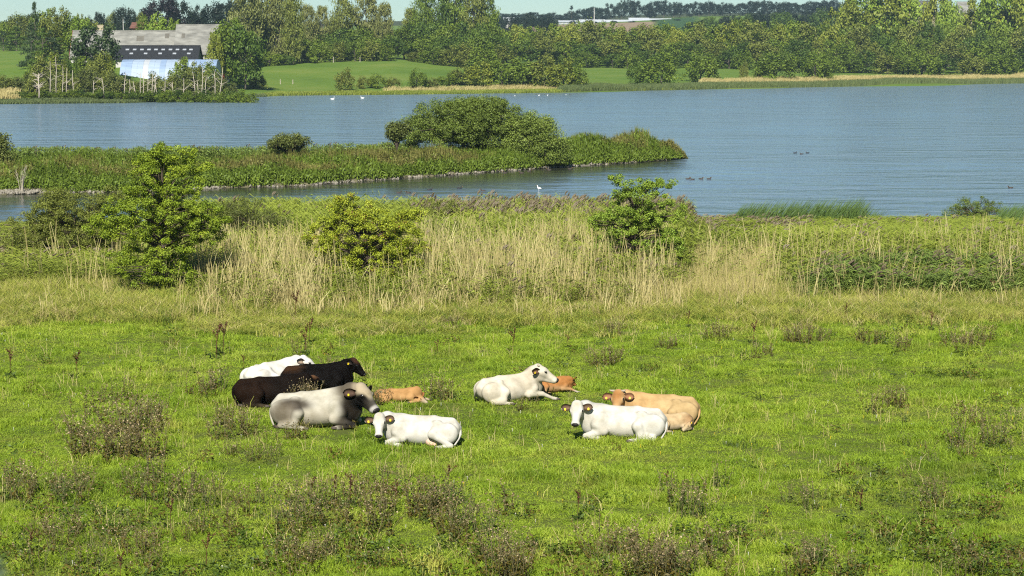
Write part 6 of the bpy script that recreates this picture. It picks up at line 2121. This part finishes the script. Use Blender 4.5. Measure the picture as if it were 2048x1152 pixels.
# ------------------------------------------------------------------ water birds
M['white_feather'] = plain_mat('white_feathers', (0.80, 0.79, 0.76), 0.7, 0.05)
M['black_feather'] = plain_mat('black_feathers', (0.020, 0.020, 0.022), 0.6, 0.3)
M['brown_feather'] = plain_mat('brown_feathers', (0.045, 0.036, 0.028), 0.7, 0.35, 8.0)
M['bill'] = plain_mat('bill', (0.55, 0.25, 0.05), 0.5, 0.1)


def bird_mesh(kind):
    f = Field()
    if kind == 'swan':
        f.E((0, 0, 0.14), (0.52, 0.24, 0.20), 0.08); f.C((-0.45, 0, 0.20), (-0.66, 0, 0.26), 0.10, 0.03, 0.06)
        f.C((0.40, 0, 0.20), (0.52, 0, 0.48), 0.10, 0.055, 0.06); f.C((0.52, 0, 0.48), (0.44, 0, 0.74), 0.055, 0.045, 0.04)
        f.C((0.44, 0, 0.74), (0.55, 0, 0.82), 0.05, 0.055, 0.03); f.C((0.55, 0, 0.82), (0.66, 0, 0.78), 0.055, 0.025, 0.02)
        h = 0.035
    elif kind == 'duck':
        f.E((0, 0, 0.06), (0.22, 0.11, 0.09), 0.04); f.C((-0.18, 0, 0.10), (-0.28, 0, 0.14), 0.045, 0.015, 0.03)
        f.C((0.15, 0, 0.10), (0.19, 0, 0.20), 0.05, 0.040, 0.03); f.E((0.21, 0, 0.225), (0.06, 0.045, 0.045), 0.02)
        h = 0.018
    else:  # gull or heron standing
        f.E((0, 0, 0.52), (0.24, 0.10, 0.13), 0.05); f.C((-0.2, 0, 0.50), (-0.36, 0, 0.44), 0.06, 0.02, 0.03)
        f.C((0.16, 0, 0.58), (0.22, 0, 0.80), 0.06, 0.035, 0.04); f.E((0.25, 0, 0.83), (0.065, 0.04, 0.045), 0.02)
        f.C((0.02, 0.04, 0.45), (0.02, 0.04, 0.0), 0.020, 0.014, 0.02); f.C((0.02, -0.04, 0.45), (0.02, -0.04, 0.0), 0.020, 0.014, 0.02)
        h = 0.022
    V, F = f.surface(h)
    return mesh_np(kind, V, F)


BM = {k: bird_mesh(k) for k in ('swan', 'duck', 'heron')}
BB = {'swan': ((0.64, 0, 0.78), (0.78, 0, 0.74), 0.03), 'duck': ((0.255, 0, 0.222), (0.31, 0, 0.212), 0.018), 'heron': ((0.30, 0, 0.83), (0.46, 0, 0.80), 0.018)}
BILL = {}
for k, (a, b_, r) in BB.items():
    m = MB(); m.tube([a, b_], [r, r * 0.4], 6); BILL[k] = m.mesh('bill')


def bird(kind, px, py, mat, rz, label, cat, group=None, sc=1.0, z=LAKE_Z - 0.03):
    p = on_plane(px, py, z)
    o = empty(kind if kind != 'heron' else 'egret', p, rz, sc); tag(o, label, cat, group)
    for nm, me, mt in (('body', BM[kind], M[mat]), ('bill', BILL[kind], M['bill'])):
        c = link(nm, me, o, None, nm == 'body')
        if len(me.materials) == 0: me.materials.append(mt)
        c.material_slots[0].link = 'OBJECT'; c.material_slots[0].material = mt


bird('swan', 665, 199, 'white_feather', 0.2, 'left one of two white swans on the far water', 'swan', 'swans on the lake', 0.8)
bird('swan', 725, 197, 'white_feather', math.pi, 'right one of two white swans on the far water', 'swan', 'swans on the lake', 0.75)
DKS = [(1590, 307, 'black_feather', 'left black coot of the pair on the open lake'), (1615, 307, 'black_feather', 'right black coot of the pair on the open lake'), (1603, 309, 'brown_feather', 'brown duck between the two black coots'),
       (1376, 359, 'brown_feather', 'leftmost of four ducks right of the fresh green hawthorn'), (1385, 360, 'brown_feather', 'second of four ducks right of the fresh green hawthorn'), (1402, 359, 'brown_feather', 'third of four ducks right of the fresh green hawthorn'), (1418, 359, 'brown_feather', 'rightmost of four ducks right of the fresh green hawthorn'),
       (860, 381, 'black_feather', 'black duck in the channel left of a bigger one'), (919, 378, 'black_feather', 'blackest duck in the middle of the channel'), (966, 383, 'brown_feather', 'duck right of the blackest one in the channel'), (817, 387, 'brown_feather', 'duck nearest the reeds in the channel'), (798, 387, 'brown_feather', 'duck furthest left in the channel'),
       (1010, 347, 'brown_feather', 'duck at the stones left of the front willow'), (1043, 347, 'brown_feather', 'duck under the left skirt of the front willow'), (1058, 344, 'brown_feather', 'duck under the middle of the front willow'), (1098, 341, 'brown_feather', 'duck just right of the front willow'), (1140, 339, 'brown_feather', 'duck off the stones of the spit'), (905, 352, 'brown_feather', 'duck along the stony shore left of the willows'),
       (2021, 377, 'brown_feather', 'lone duck at the far right of the lake')]
for i, (px, py, mt, lb) in enumerate(DKS):
    bird('duck', px, py, mt, random.choice((0.3, 2.9, -0.4, 3.4)), lb, 'duck', 'ducks on the lake', 0.85)
fl = [(1072, 190), (1078, 191), (1083, 189), (1089, 190), (1095, 191), (1100, 189.5), (1108, 190), (1132, 190), (1139, 189.5), (1142, 190.5), (1030, 192), (1023, 192.5)]
for i, (px, py) in enumerate(fl):
    bird('duck', px, py, 'white_feather' if i % 3 == 1 else 'brown_feather', 0.2 * i, 'bird in the far flock off the middle thicket, %s from the left' % ORD[(np.argsort(np.argsort([q[0] for q in fl])))[i]], 'duck', 'far flock on the lake', 0.95)
bird('heron', 1078, 384, 'white_feather', 2.6, 'white egret standing in the shallows beside the reeds', 'egret', None, 0.6, LAKE_Z - 0.06)
for i, (px, py) in enumerate([(334, 197), (346, 200)]):
    p = on_plane(px, py, LAKE_Z)
    bird('heron', px, py, 'white_feather', 1.0 + i, '%s white egret at the waterline below the dead trees' % ('left' if i == 0 else 'right'), 'egret', 'egrets on the headland', 1.1, LAKE_Z)

# ------------------------------------------------------------------ air
hz = MB()
hz.box((-2000, -130, -4.0), (2000, 3700, 95.0))
hm, nt, out = new_mat('haze')
pv = nt.nodes.new('ShaderNodeVolumePrincipled')
pv.inputs['Color'].default_value = (0.62, 0.86, 1.0, 1)
pv.inputs['Density'].default_value = 0.000075
pv.inputs['Anisotropy'].default_value = 0.1
nt.links.new(pv.outputs[0], out.inputs['Volume'])
hazebox = hz.build('haze', hm)
tag(hazebox, 'thin summer haze lying over the lake and the hills', kind='stuff')
